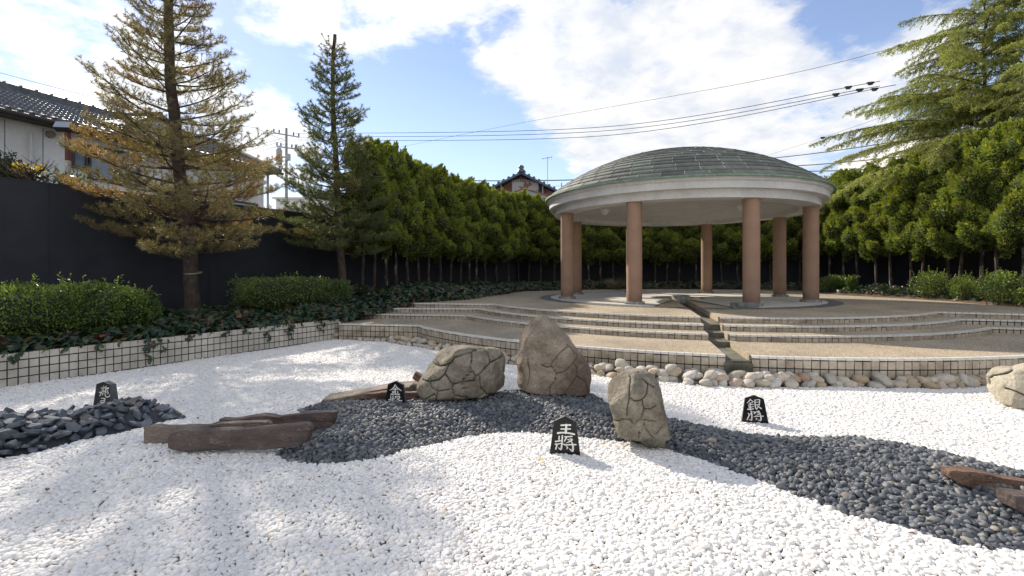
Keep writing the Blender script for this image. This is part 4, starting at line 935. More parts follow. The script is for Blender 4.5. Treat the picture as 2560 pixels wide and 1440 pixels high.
def trunk_mesh(name, path, r0, r1, mt, seg=12, flare=1.5, wob=.012):
    p = np.array(resample([tuple(q) for q in path], .25)); k = len(p); V = []
    p[:, :2] += wob * np.c_[fbm(np.c_[p[:, 2] * .9, p[:, 0] * 0, p[:, 0] * 0 + 3], 2), fbm(np.c_[p[:, 2] * .9, p[:, 0] * 0 + 7, p[:, 0] * 0], 2)] * 2
    u = np.linspace(0, 1, k); rr = r0 + (r1 - r0) * u; rr[:3] *= np.linspace(flare, 1.02, min(3, k))[:3]
    v, f = tubes([p], [(1, 1)], seg); v = v.reshape(k, seg, 3); v = p[:, None] + (v - p[:, None]) * rr[:, None, None]; v = v.reshape(-1, 3)
    v += .08 * r0 * fbm(v * 14, 2)[:, None] * unit(v - np.repeat(p, seg, 0))
    return np_mesh(name, v, f, mt, smooth=True)

# ------------------------------------------------------------ hedge conifers
MJ = leafy('conifer_spray', .75, .27, noise=.22, nscale=1.6)
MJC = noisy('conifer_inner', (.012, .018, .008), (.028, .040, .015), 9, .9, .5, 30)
def juniper_variant(seed, Ht=4.9, base=1.55, leafn=900, nclump=60, R0=.66):
    r = np.random.default_rng(seed); VV = []; FF = []; CC = []; b = 0; cores = []
    for c in range(nclump):
        h = r.random() ** .9; z = base + (Ht - base) * h
        rad = R0 * (1.12 - .60 * max(0, h - .25) ** 1.6) * (1 if h > .08 else .8); az = r.random() * 6.283; q = rad * (.40 + .68 * r.random())
        cen = np.array([q * math.cos(az), q * math.sin(az), z]); sx = .17 + .12 * r.random(); szz = .26 + .22 * r.random()
        if h > .9: sx *= .75; szz *= 1.0
        out = np.array([math.cos(az), math.sin(az), 0]); ax = unit(out * .45 + np.array([0, 0, 1]) + .18 * r.standard_normal(3))
        nl = leafn; d = unit(r.standard_normal((nl, 3))); d[:, 2] += .15; d = unit(d)
        # flame shape: pointed towards its axis
        s1 = unit(np.cross(ax, [.2, .9, .1])); s2 = np.cross(ax, s1); u = d[:, 2]; tap = np.where(u > 0, 1 - .55 * u ** 1.5, 1)
        rr = .78 + .30 * r.random(nl) + .30 * fbm(d * 3 + seed + c, 2)
        P = cen + (d[:, 0] * sx * tap * rr)[:, None] * s1 + (d[:, 1] * sx * tap * rr)[:, None] * s2 + (u * szz * rr)[:, None] * ax
        nrm = unit((d[:, 0])[:, None] * s1 + (d[:, 1])[:, None] * s2 + (u * .6)[:, None] * ax)
        D = unit(nrm * .65 + ax * .75 + .35 * r.standard_normal((nl, 3))); L = .045 + .05 * r.random(nl); L[r.random(nl) < .03] *= 2.0
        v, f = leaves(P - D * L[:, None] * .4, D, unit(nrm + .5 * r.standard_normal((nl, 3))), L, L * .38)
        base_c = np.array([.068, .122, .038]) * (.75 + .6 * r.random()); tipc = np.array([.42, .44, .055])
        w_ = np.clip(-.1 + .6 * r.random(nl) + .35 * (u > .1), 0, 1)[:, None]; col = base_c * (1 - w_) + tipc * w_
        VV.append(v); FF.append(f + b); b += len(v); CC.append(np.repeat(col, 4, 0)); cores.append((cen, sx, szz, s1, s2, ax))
    # spires at the top
    for k in range(5):
        x, y = r.normal(0, .2, 2); z0 = Ht - .35 + .1 * r.random(); L0 = .25 + .25 * r.random(); n = 60; t = r.random(n); P = np.c_[x + .05 * (1 - t) * r.standard_normal(n), y + .05 * (1 - t) * r.standard_normal(n), z0 + L0 * t]
        D = unit(np.c_[.5 * r.standard_normal(n), .5 * r.standard_normal(n), np.ones(n)]); L = .05 + .05 * r.random(n); v, f = leaves(P, D, unit(r.standard_normal((n, 3))), L, L * .4)
        VV.append(v); FF.append(f + b); b += len(v); CC.append(np.tile([.075, .12, .022], (len(v), 1)))
    leafV, leafF, leafC = np.concatenate(VV), np.concatenate(FF), np.concatenate(CC)
    # dense inner body of every clump
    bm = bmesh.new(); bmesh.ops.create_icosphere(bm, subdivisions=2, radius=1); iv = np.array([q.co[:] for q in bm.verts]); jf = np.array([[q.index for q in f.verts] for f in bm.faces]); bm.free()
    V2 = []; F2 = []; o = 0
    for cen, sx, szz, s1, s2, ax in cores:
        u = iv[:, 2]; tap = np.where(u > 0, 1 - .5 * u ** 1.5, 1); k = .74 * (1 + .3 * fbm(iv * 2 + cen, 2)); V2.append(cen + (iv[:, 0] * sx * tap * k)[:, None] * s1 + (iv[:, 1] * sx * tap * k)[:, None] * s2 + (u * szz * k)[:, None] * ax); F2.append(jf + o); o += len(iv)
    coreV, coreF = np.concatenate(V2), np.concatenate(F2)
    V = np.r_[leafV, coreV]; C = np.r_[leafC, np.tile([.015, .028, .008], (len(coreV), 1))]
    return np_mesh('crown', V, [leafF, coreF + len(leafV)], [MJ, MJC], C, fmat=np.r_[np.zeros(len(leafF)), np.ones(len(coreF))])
JV = [juniper_variant(100 + k) for k in range(5)]
JT = []
for k in range(4):
    r = random.Random(k); lx = r.uniform(-.1, .1); JT.append(trunk_mesh('trunk', [(0, 0, -.25), (lx * .5, .02, .8), (lx, 0, 1.8), (lx * .6, 0, 3.4)], .065, .03, M['bark_lichen'], 8))
def juniper(x, y, z, ztop, label, group, k, base_h=None, fat=1.0):
    t = empty('hedge_conifer', (x, y, z), (k * 2.4) % 6.28, label=label, cat='conifer', group=group)
    s = (ztop - z) / 4.95; o = link('crown', JV[k % 5], t); o.scale = (fat * 1.05, fat * 1.05, s); o = link('trunk', JT[k % 4], t); o.scale = (1, 1, s)
GL = 'conifers of the hedge along the left and back fence'; GR = 'conifers of the hedge along the right fence'
hp = [905, 935, 965, 992, 1020, 1048, 1072, 1100, 1126, 1150, 1172, 1192, 1214, 1243, 1272, 1296, 1322, 1350, 1385, 1428, 1472, 1503, 1535, 1572, 1605, 1636, 1666, 1697, 1740, 1775, 1805, 1845, 1885, 1925, 1962, 1998, 2035]
ht_x = [880, 950, 1050, 1100, 1150, 1210, 1300, 1390, 1500, 1800, 2000, 2100]; ht_y = [372, 372, 428, 446, 462, 482, 497, 505, 508, 505, 480, 455]
ordw = ['first', 'second', 'third', 'fourth', 'fifth', 'sixth', 'seventh', 'eighth', 'ninth', 'tenth', 'eleventh', 'twelfth', 'thirteenth', 'fourteenth', 'fifteenth', 'sixteenth', 'seventeenth', 'eighteenth', 'nineteenth', 'twentieth']
for i, px in enumerate(hp):
    k = (px - 1280) / F
    if px < 1290: t = (16.6 * k + 5.4) / (6.2 - 10.4 * k); x, y = -5.4 + 6.2 * t, 16.6 + 10.4 * t
    else: y = 27.1 if px < 1750 else 27.1 - 1.4 * (px - 1750) / 300; x = k * y
    yt = np.interp(px, ht_x, ht_y); zt_ = H + (Y0 - yt) / F * y + (.0 if i % 3 else .12)
    if i < 19: lb = 'dark green hedge conifer on a bare trunk, %s in the row from the smaller pine' % ordw[i]
    else: lb = 'dark hedge conifer behind the pavilion columns, %s counted from the left front column' % ordw[i - 19]
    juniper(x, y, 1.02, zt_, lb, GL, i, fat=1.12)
rpx = [2072, 2108, 2145, 2191, 2232, 2274, 2312, 2361, 2405, 2446, 2500, 2556, 2625, 2710, 2810]
for i, px in enumerate(rpx):
    y = 15.6 * F / (px - 1280); x = 15.6 + .1 * math.sin(i * 3); yt = np.interp(px, [2060, 2200, 2350, 2460, 2560, 2700, 2810], [448, 425, 385, 345, 322, 260, 215]); zt_ = H + (Y0 - yt) / F * y
    juniper(x, y, 1.0, zt_, 'sunlit yellow green hedge conifer at the right, %s from the pavilion' % ordw[i], GR, i + 2, fat=1.1)

# ------------------------------------------------------------ pines
MN = leafy('pine_needles', .5, .30, noise=.15, nscale=3, spec=.4)
def arc_path(p0, az, el0, el1, L, n=8, wob=.08, r=None):
    P = [np.array(p0, float)]; a = az
    for i in range(n):
        t = (i + .5) / n; el = el0 + (el1 - el0) * t ** 1.4; a += r.normal() * wob; P.append(P[-1] + L / n * np.array([math.cos(el) * math.cos(a), math.cos(el) * math.sin(a), math.sin(el)]))
    return np.array(P)
def pine(label, base, path, r0, r1, prof, zlo, zhi, seed, cols, dense=1.0, nl=.105, ntop=0, step=.25):
    """prof: branch length as a function of height"""
    r = np.random.default_rng(seed); root = empty('pine_tree', base, label=label, cat='pine'); B = np.array(base)
    tp = np.array(resample([tuple(p) for p in path], .1)); 
    link('trunk', trunk_mesh('trunk', np.array(path) - B, r0, r1, M['bark'], 14, 1.3, .03), root)
    paths = []; rads = []; shoots = []          # shoots: (path, colour)
    z = zlo
    while z < zhi:
        nb = int(r.integers(3, 6)); a0 = r.random() * 6.28
        for j in range(nb):
            zz = z + r.uniform(-.08, .08); c = tp[np.argmin(np.abs(tp[:, 2] - zz))]; az = a0 + 6.283 * j / nb + r.uniform(-.3, .3); L = prof(zz, az) * r.uniform(.78, 1.08)
            if L < .12: continue
            hfrac = (zz - zlo) / (zhi - zlo); e0 = R(-8 + 28 * hfrac + r.uniform(-6, 6)); e1 = R(28 + 22 * hfrac + r.uniform(-8, 12))
            n = max(4, int(L / .22)); bp = arc_path(c, az, e0, e1, L, n, .06, r); paths.append(bp); rads.append((.010 + .011 * L, .004))
            dead = cols[1] if r.random() < (.35 if math.cos(az - 2.6) > .2 and hfrac < .6 else .12) else cols[0]
            bc = np.array(dead) * r.uniform(.8, 1.2)
            tot = L; s = max(.22 * L, .15); side = 1
            while s < L:
                f = s / L * n; i = min(int(f), n - 1); p = bp[i] * (1 - (f - i)) + bp[i + 1] * (f - i); sl = min(1.15, (.24 + .42 * (L - s)) * r.uniform(.7, 1.15)); side = -side
                ta = az + side * r.uniform(.7, 1.15); tw = arc_path(p, ta, R(r.uniform(-5, 25)), R(r.uniform(30, 60)), sl, max(3, int(sl / .12)), .10, r); paths.append(tw); rads.append((.006, .003)); shoots.append((tw, bc))
                if sl > .35:
                    for s3 in (.3, .5, .7):
                        q = tw[int(s3 * (len(tw) - 1))]; t2 = arc_path(q, ta + r.choice([-1, 1]) * r.uniform(.5, 1.1), R(r.uniform(5, 40)), R(r.uniform(45, 70)), sl * .42, 3, .1, r); paths.append(t2); rads.append((.004, .0025)); shoots.append((t2, bc))
                s += r.uniform(.09, .15)
            shoots.append((bp[int(n * .55):], bc))
        z += step * r.uniform(.75, 1.25)
    NP = []; ND = []; NC = []
    for sp, c in shoots:
        L = np.linalg.norm(np.diff(sp, axis=0), axis=1); cum = np.r_[0, np.cumsum(L)]; T = cum[-1]; keep = min(T, .34); n = int(dense * (22 + 130 * keep)); u = T - keep * r.random(n) ** 1.3; u[: n // 4] = T
        i = np.clip(np.searchsorted(cum, u) - 1, 0, len(L) - 1); f = ((u - cum[i]) / L[i])[:, None]; p = sp[i] * (1 - f) + sp[i + 1] * f; t = unit(sp[i + 1] - sp[i])
        rd = unit(np.cross(t, r.standard_normal((n, 3)))); NP.append(p); ND.append(unit(t * r.uniform(.4, 1.3, (n, 1)) + rd)); NC.append(np.tile(c, (n, 1)) * r.uniform(.7, 1.35, (n, 1)))
    NP, ND, NC = map(np.concatenate, (NP, ND, NC)); print(label[:20], 'needles', len(NP), 'shoots', len(shoots))
    L = nl * r.uniform(.7, 1.15, len(NP)); v, f = blades(NP - B, ND, L, .0085, seed); link('crown', np_mesh('crown', v, f, MN, np.repeat(NC, 3, 0)), root)
    v, f = tubes(paths, rads, 4); link('branches', np_mesh('branches', v - B, f, M['bark'], smooth=True), root); return root
d1 = 12.0
pz = lambda px, py, d: (wd(px, py, d)[0], d, wd(px, py, d)[1])
path1 = [pz(484, 800, d1), pz(482, 700, d1), pz(476, 600, d1), pz(455, 480, d1), pz(437, 360, d1), pz(428, 200, d1), pz(424, 0, d1), pz(420, -160, d1)]
def prof1(z, az):
    t = np.interp(z, [2.1, 2.4, 3.0, 3.8, 4.6, 5.2, 6.0, 7.0, 8.0, 9.5], [1.6, 2.25, 2.75, 2.65, 2.3, 2.05, 1.75, 1.45, 1.2, .9]); return t * (.95 if math.cos(az) < 0 else .98)
o1 = pine('large brownish pine with a bare lower trunk behind the planter wall', (path1[0][0], d1, .70), path1, .17, .085, prof1, 2.25, 9.9, 41, [(.26, .215, .10), (.36, .23, .10)], .85, step=.31)
m = MB(); m.tube([(0.0 + .19 * math.cos(a), .19 * math.sin(a), .03 * math.sin(a)) for a in np.linspace(0, 6.3, 18)], .018, 6); o = m.build('rope_tie', noisy('old_rope', (.18, .20, .13), (.30, .32, .22), 30, .9), o1); o.location = (-.02, 0, 1.02)
d2 = 15.4
path2 = [pz(862, 780, d2), pz(858, 680, d2), pz(848, 600, d2), pz(838, 420, d2), pz(834, 250, d2), pz(836, 86, d2)]
def prof2(z, az):
    t = np.interp(z, [2.2, 2.7, 3.6, 4.6, 5.6, 6.4, 7.4, 8.3, 9.2], [1.2, 1.9, 1.95, 1.65, 1.3, 1.05, .9, .55, .15]); return t
pine('smaller olive green pine with a bare pointed top beside the hedge', (path2[0][0], d2, .75), path2, .13, .05, prof2, 2.45, 8.9, 43, [(.13, .155, .06), (.19, .17, .07)], 1.35, .095, step=.28)

# ------------------------------------------------------------ cedar beyond the right hedge
MCe = leafy('cedar_needles', .5, .38, noise=.18, nscale=1.5)
def cedar(base, zt, seed, label, Lf, zlo, nb, az_c=math.pi, spread=2.2, rad=.16, lean=0.0, dens=1.0):
    r = np.random.default_rng(seed); root = empty('cedar_tree', base, label=label, cat='cedar'); B = np.array(base)
    link('trunk', trunk_mesh('trunk', [(0, 0, -.3), (lean * .3, 0, (zt - base[2]) * .5), (lean, 0, zt - base[2])], rad, .02, M['bark'], 10, 1.2, .03), root)
    paths = []; rads = []; P = []; D = []; C = []
    for k in range(nb):
        h = (k + r.random()) / nb; z = zlo + (zt - zlo) * h; az = az_c + r.uniform(-spread, spread); L = Lf(h, az) * r.uniform(.75, 1.1)
        if L < .2: continue
        n = max(6, int(L / .22)); bp = arc_path((B[0] + lean * (z - B[2]) / (zt - B[2]), B[1], z), az, R(r.uniform(2, 20)), R(r.uniform(-30, -12) - 26 * max(0, 1 - h * 4)), L, n, .05, r); paths.append(bp); rads.append((.012 + .008 * L, .003))
        s = .12 * L; side = 1; bc = np.array([.26, .28, .08]) * r.uniform(.75, 1.25)
        while s < L:
            f = s / L * n; i = min(int(f), n - 1); p = bp[i] * (1 - (f - i)) + bp[i + 1] * (f - i); side = -side; sl = min(1.3, .22 + .32 * (L - s)) * r.uniform(.6, 1.1)
            tw = arc_path(p, az + side * r.uniform(.35, .95), R(r.uniform(-25, 5)), R(r.uniform(-88, -50)), sl, max(3, int(sl / .12)), .1, r); paths.append(tw); rads.append((.004, .0015))
            m_ = int(dens * 105 * sl) + 10; u = r.random(m_) * (len(tw) - 1.001); j = u.astype(int); q = tw[j] + (tw[j + 1] - tw[j]) * (u - j)[:, None]; t = unit(tw[j + 1] - tw[j])
            P.append(q + .02 * r.standard_normal((m_, 3))); D.append(unit(t * .9 + .75 * r.standard_normal((m_, 3)) + [0, 0, -.15])); C.append(np.tile(bc, (m_, 1)) * r.uniform(.7, 1.35, (m_, 1)))
            s += r.uniform(.05, .10)
    P, D, C = map(np.concatenate, (P, D, C)); n = len(P); print('cedar', n); L = r.uniform(.045, .10, n); v, f = leaves(P - B, D, unit(r.standard_normal((n, 3))), L, L * .26)
    link('crown', np_mesh('crown', v, f, MCe, np.repeat(C, 4, 0)), root); v, f = tubes(paths, rads, 4); link('branches', np_mesh('branches', v - B, f, M['bark'], smooth=True), root)
def lf_left(h, az): return 6.9 * (1 - .66 * h) ** .9 * (.55 + .45 * max(0, -math.cos(az)))
cedar((18.6, 19.0, .5), 12.2, 61, 'spreading green cedar whose long drooping branches reach left over the hedge', lf_left, 5.6, 96, rad=.15, dens=1.05)
cedar((19.3, 17.8, .5), 12.8, 62, 'second cedar at the right with a thin bare leader beside the spreading one', lambda h, az: 4.6 * (1 - .70 * h), 5.8, 56, rad=.11)
cedar((18.2, 14.2, .5), 10.8, 63, 'dense yellow green cedar filling the upper right corner', lambda h, az: 4.2 * (1 - .45 * h), 5.4, 66, rad=.14, dens=1.15)

# ------------------------------------------------------------ ivy
def ivy_leaf(seed):
    r = random.Random(seed); pts = [(0, 0), (.22, -.10), (.46, .08), (.34, .30), (.50, .52), (.22, .60), (0, 1.0), (-.22, .60), (-.50, .52), (-.34, .30), (-.46, .08), (-.22, -.10)]
    V = [(0, .38, .06)] + [(x * r.uniform(.9, 1.1), y, -.10 * abs(x) - .12 * max(0, y - .4) + r.uniform(-.02, .02)) for x, y in pts]
    Fs = [(0, i + 1, (i + 1) % 12 + 1) for i in range(12)]; me = bpy.data.meshes.new('ivy_leaf'); me.from_pydata(V, [], Fs)
    return me
MIV = leafy('ivy_leaves', .38, .18, rand=[(0, (.012, .030, .018)), (.3, (.020, .045, .026)), (.6, (.035, .060, .035)), (.8, (.050, .085, .030)), (.88, (.10, .12, .03)), (.93, (.14, .05, .035)), (.97, (.16, .10, .04)), (1, (.20, .03, .03))], noise=.2, spec=.5)
IV = []
for k in range(4):
    me = ivy_leaf(k); me.materials.append(MIV); IV.append(bpy.data.objects.new('ivy_leaf', me))
def ivy(P, size, label, tilt=.65, toward=None, zup=.15, name='ivy'):
    n = len(P); az = np.full(n, 0.0) if toward is None else toward; az = az + rg.standard_normal(n) * .9
    rot = np.c_[R(25) + rg.standard_normal(n) * tilt * .8, rg.standard_normal(n) * tilt * .6, az]
    s = size * (.55 + .75 * rg.random(n)); return scatter(name, P, -rot * [1, 1, -1], np.c_[s, s, s], rg.integers(0, 4, n), IV, label)
def bed_cover(s0, s1, t0, t1, n, hgt, front_rise=True):
    out = []
    for _ in range(n):
        s = rg.uniform(s0, s1); t = rg.uniform(t0, t1); p = bed_point(s, t); hh = hgt * (.35 + .65 * min(1, (t - t0) / .12 + .15)) * (.8 + .5 * fbm(np.array([[p[0] * 1.1, p[1] * 1.1, 0]]), 2)[0])
        p[2] += hh * (1 - .55 * rg.random() ** 2.0); out.append(p)
    return np.array(out)
P = np.r_[bed_cover(.9, 2.0, 0, .5, 5200, .30), bed_cover(1.9, 3.0, -.05, .6, 2600, .34)]
ivy(P, .13, 'dark green ivy with a few red leaves filling the planter behind the tiled wall', toward=np.pi)
P = np.r_[bed_cover(2.9, 5.2, -.10, .6, 5200, .42), bed_cover(5.2, 10.0, 0, .5, 5200, .30)]
ivy(P, .125, 'dark ivy ground cover under the hedge conifers at the back', toward=np.pi)
P = np.r_[bed_cover(10.0, 14.6, .12, .6, 3600, .22)]
ivy(P, .125, 'sparse ivy over brown needle litter along the right bed', toward=np.pi)
# trailing shoots over the planter wall
for px, n, ln in ((365, 24, .42), (395, 10, .25), (668, 14, .30), (720, 16, .34), (725, 10, .2), (800, 12, .28), (30, 8, .12), (240, 8, .10), (470, 8, .10), (560, 8, .1), (610, 7, .1)):
    k = (px - 1280) / F; s = (k * PL0[1] - PL0[0]) / (PLD[0] - k * PLD[1]); b = PL0 + PLD * s + np.array([PLD[1], -PLD[0]]) * .03
    t = np.linspace(0, 1, n); Q = np.c_[b[0] + .05 * np.sin(t * 9) + rg.normal(0, .03, n), b[1] + rg.normal(0, .04, n), .53 - ln * t]; Q[:, 0] += .02
    me_rot = np.c_[np.full(n, -1.25) + rg.normal(0, .25, n), rg.normal(0, .3, n), np.full(n, math.atan2(-PLD[0], PLD[1]) + 0.0) + math.pi + rg.normal(0, .4, n)]
    me_rot[:, 0] = R(-70) + rg.normal(0, .25, n); me_rot[:, 2] = math.atan2(PLD[1], PLD[0]) - math.pi + rg.normal(0, .35, n)
    sz = .075 * (.7 + .6 * rg.random(n)) * (1.15 - .4 * t); scatter('ivy', Q, me_rot, np.c_[sz, sz, sz], rg.integers(0, 4, n), IV, 'ivy shoot trailing down the tiled planter wall')

# ------------------------------------------------------------ clipped hedges and shrubs
MLf = leafy('small_leaves', .42, .30, noise=.2, nscale=2.5, spec=.5)
def leafmass(name, label, cat, centre, half, n, size, cols, seed, rz=0, power=4, lump=.12, shoots=0, core=True, stem=True, group=None, glossy=None, aspect=.5, fill=.25):
    """half: half sizes; leaves near the surface of a rounded box with an uneven outline"""
    r = np.random.default_rng(seed); root = empty(name, (centre[0], centre[1], centre[2]), rz, label=label, cat=cat, group=group); hx, hy, hz = half
    d = unit(r.standard_normal((n, 3))); k = (np.abs(d) ** power).sum(1) ** (-1 / power); d = d * k[:, None]; lu = 1 + lump * 1.6 * fbm(d * [hx, hy, hz] * 2.4 + seed, 3); rr = lu * (1 - fill * r.random(n) ** 1.6)
    P = d * rr[:, None] * half + [0, 0, hz]; nn = unit(d / half); D = unit(nn * .8 + [0, 0, .55] + .8 * r.standard_normal((n, 3))); L = size * r.uniform(.6, 1.3, n)
    c0, c1 = np.array(cols[0]), np.array(cols[1]); patch = np.clip(.5 + 1.1 * fbm(P * 2.2 + seed, 3), 0, 1); w_ = np.clip(patch * .7 + .5 * r.random(n) - .2, 0, 1)[:, None]; C = c0 * (1 - w_) + c1 * w_
    ok = P[:, 2] > -.02; P, D, L, C, nn = P[ok], D[ok], L[ok], C[ok], nn[ok]
    if shoots:
        SP = []; SD = []; SC = []
        for s in range(shoots):
            j = r.integers(0, len(P)); 
            while nn[j, 2] < .15 or P[j, 2] < hz * 1.1: j = r.integers(0, len(P))
            dr = unit(nn[j] * .5 + [0, 0, 1] + .3 * r.standard_normal(3)); Ls = r.uniform(.08, .26) * hz / .45; m_ = 12; t = np.linspace(0, 1, m_)[:, None]; SP.append(P[j] + dr * Ls * t); SD.append(unit(dr * .7 + r.standard_normal((m_, 3)))); SC.append(np.tile(c1 * r.uniform(.9, 1.4), (m_, 1)))
        SP, SD, SC = map(np.concatenate, (SP, SD, SC)); P = np.r_[P, SP]; D = np.r_[D, SD]; C = np.r_[C, SC]; L = np.r_[L, np.full(len(SP), size * .9)]
    v, f = leaves(P, D, unit(r.standard_normal((len(P), 3)) + [0, 0, 1.0]), L, L * aspect, .06)
    link('foliage', np_mesh('foliage', v, f, glossy or MLf, np.repeat(C, 4, 0)), root)
    paths = []; rads = []
    for s in range(int(6 + hx * 6)):
        x = r.uniform(-hx, hx) * .7; y = r.uniform(-hy, hy) * .6; paths.append(np.array([(x * .6, y * .6, -.1), (x * .8, y * .8, hz * .6), (x, y, hz * 1.4)])); rads.append((.014, .005))
    v, f = tubes(paths, rads, 5); link('stems', np_mesh('stems', v, f, M['bark'], smooth=True), root)
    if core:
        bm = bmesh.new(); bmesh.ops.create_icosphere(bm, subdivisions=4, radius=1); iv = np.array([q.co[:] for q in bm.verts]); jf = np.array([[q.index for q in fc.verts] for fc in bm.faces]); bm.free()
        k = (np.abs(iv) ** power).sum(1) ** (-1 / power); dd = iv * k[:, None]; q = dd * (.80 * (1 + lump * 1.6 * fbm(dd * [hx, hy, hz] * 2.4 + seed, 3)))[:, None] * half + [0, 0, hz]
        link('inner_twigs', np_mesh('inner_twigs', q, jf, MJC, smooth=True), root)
    return root
HG = [(.06, .11, .025), (.21, .27, .055)]
ang = math.atan2(PLD[1], PLD[0])
def bedxy(px, off):
    """point of the left bed seen at column px, at distance off behind the planter wall"""
    q = PL0 + np.array([-PLD[1], PLD[0]]) * off; k = (px - 1280) / F; s = (k * q[1] - q[0]) / (PLD[0] - k * PLD[1]); return q + PLD * s
a = bedxy(-150, 1.25); b = bedxy(375, 1.25); c = (a + b) / 2; leafmass('clipped_hedge', 'low clipped hedge with small bright green leaves at the left edge', 'hedge', (c[0], c[1], .58), (np.linalg.norm(b - a) / 2, .75, .46), 24000, .055, HG, 71, ang, 4, .22, 80)
a = bedxy(590, 1.5); b = bedxy(862, 1.5); c = (a + b) / 2; leafmass('clipped_hedge', 'clipped hedge between the two pines', 'hedge', (c[0], c[1], .80), (np.linalg.norm(b - a) / 2, .6, .37), 17000, .052, [(.055, .10, .035), (.18, .22, .06)], 72, ang, 4, .22, 60)
SG_ = 'glossy shrubs in the right bed'; GC = [(.05, .09, .022), (.20, .26, .05)]
for (px, py, w_, h_, lb, sd_) in ((2330, 752, 62, 66, 'pale green leafy shrub in the right bed, left one of the three in the sun', 81), (2408, 755, 40, 56, 'small glossy shrub between the two larger ones in the right bed', 82), (2496, 768, 66, 78, 'rounded bushy green shrub in the right bed near the paving edge', 83), (2570, 770, 34, 40, 'low yellow green shrub cut by the right edge of the photo', 84), (2085, 728, 44, 42, 'dark glossy shrub right behind the right front column', 85), (2128, 732, 16, 46, 'thin dark upright shrub at the start of the right bed', 86)):
    x = np.interp(px, [2080, 2128, 2330, 2408, 2496, 2570], [14.3, 14.0, 14.5, 14.4, 14.1, 14.1]); y = x * F / (px - 1280); s = y / F
    leafmass('shrub', lb, 'shrub', (x, y, .84), (w_ * s * .72, w_ * s * .62, h_ * s / 2), 3400 if w_ > 40 else 1800, .060, GC if px > 2300 else HG, sd_, 0, 2.2, .25, 26, core=False, fill=.8, aspect=.45)
# straw coloured grass tuft behind the pavilion
r = np.random.default_rng(5); x, y = 6.55 - .9, 24.6; x = (1540 - 1280) / F * 25.2; n = 420; az = r.random(n) * 6.283; rt = empty('grass_tuft', (x, 25.0, .80), label='dry arching grass tuft behind the pavilion beside the back column', cat='grass tuft')
pp = [arc_path((r.normal(0, .08), r.normal(0, .08), 0), a_, R(r.uniform(55, 85)), R(r.uniform(-50, 10)), r.uniform(.5, 1.0), 6, .05, r) for a_ in az]
v, f = tubes(pp, [(.004, .0015)] * n, 3); link('blades', np_mesh('blades', v, f, noisy('straw', (.10, .10, .05), (.26, .23, .13), 6, .7)), rt)

# fallen leaves and needles on the gravel
ML1 = [noisy('dead_leaf', (.12, .05, .025), (.25, .11, .05), 20, .7), noisy('yellow_leaf', (.35, .28, .05), (.42, .35, .08), 20, .6)]
def fleaf(mt):
    m = MB(); P_ = [(-.5, 0, .02), (-.2, -.22, .10), (.2, -.20, .12), (.5, 0, .0), (.2, .20, .14), (-.2, .22, .06), (0, 0, -.02)]; m.add(P_, [(0, 1, 6), (1, 2, 6), (2, 3, 6), (3, 4, 6), (4, 5, 6), (5, 0, 6)]); return m.mesh('fallen_leaf', mt)
FL = [fleaf(q) for q in ML1]
lf = [(1350, 1152, 1, 1.9), (118, 1228, 0, 1.5), (255, 1263, 0, 1.4), (256, 1204, 0, 1.2), (735, 1240, 0, 1.3), (960, 1242, 0, 1.2), (1080, 1238, 0, 1.0), (2145, 1330, 0, 1.2), (2280, 1340, 0, 1.2), (2120, 1312, 0, 1.0), (497, 1148, 0, 1.1), (495, 1047, 0, 1.0), (388, 1157, 0, 1.0), (655, 1148, 0, 1.0), (1745, 1240, 0, 1.0), (1820, 1262, 0, 1.0), (2340, 1100, 0, .8), (2250, 1060, 0, .7), (1800, 975, 0, .8), (2180, 978, 1, .8), (910, 955, 0, 1.2), (760, 1012, 1, .8), (1480, 1420, 0, 1.0), (570, 1180, 0, .9), (180, 1355, 0, 1.1), (1052, 1130, 1, .8), (905, 1085, 1, .8), (1680, 1240, 0, .9)]
def where(px, py):
    if py > 1300: return 'in the ' + ('right' if px > 1900 else 'middle' if px > 900 else 'left') + ' foreground of the white gravel'
    marks = [(1412, 1140, 'near the foot of the foremost sign stone'), (1888, 1055, 'near the sign stone standing alone at right'), (260, 1019, 'beside the sign stone behind the slate'), (985, 1015, 'near the sign stone beside the cracked rock'), (590, 1130, 'just in front of the frontmost long slab'), (720, 1230, 'on bare white gravel below the end of the slabs'), (150, 1230, 'on white gravel below the slate heap'), (1020, 1240, 'on white gravel below the dark pebble bend'), (460, 1046, 'beside the tip of the slate heap'), (1750, 1240, 'on white gravel below the squarish rock'), (2300, 1080, 'on white gravel above the dark bed at right'), (2150, 975, 'along the front of the cobble row'), (900, 950, 'behind the long pale topped slab'), (2120, 1310, 'at the lower border of the dark bed')]
    return min(marks, key=lambda m_: math.hypot(m_[0] - px, m_[1] - py))[2]
for i, (px, py, k, s) in enumerate(lf):
    x, y = wp(px, py, .03); o = link('fallen_leaf', FL[k], label='small curled %s leaf fallen %s' % ('yellow green' if k else 'brown', where(px, py)), cat='fallen leaf', group='%s leaves scattered on the gravel' % ('yellow' if k else 'brown'))
    o.location = (x, y, .045 + mound1(x, y)); o.scale = (.045 * s,) * 3; o.rotation_euler = (rg.normal() * .4, rg.normal() * .4, rg.random() * 6.28)
n = 1500; P = np.c_[rg.uniform(-8, 12, n), rg.uniform(1.4, 9.5, n)]; P = P[in_view(P, .5) & (((P - PL0) @ nrm) < -.1)]; n = len(P); az = rg.random(n) * 6.28
v, f = leaves(np.c_[P, mound(P) + .030 + .012 * rg.random(n)], unit(np.c_[np.cos(az), np.sin(az), rg.normal(0, .25, n)]), unit(np.c_[rg.normal(0, .4, (n, 2)), np.ones(n)]), rg.uniform(.012, .034, n), rg.uniform(.006, .016, n), .1)
link('leaf_litter', np_mesh('leaf_litter', v, f, noisy('leaf_bits', (.10, .05, .03), (.26, .15, .08), 9, .8)), kind='stuff', label='tiny brown leaf fragments sprinkled over all the pebbles')
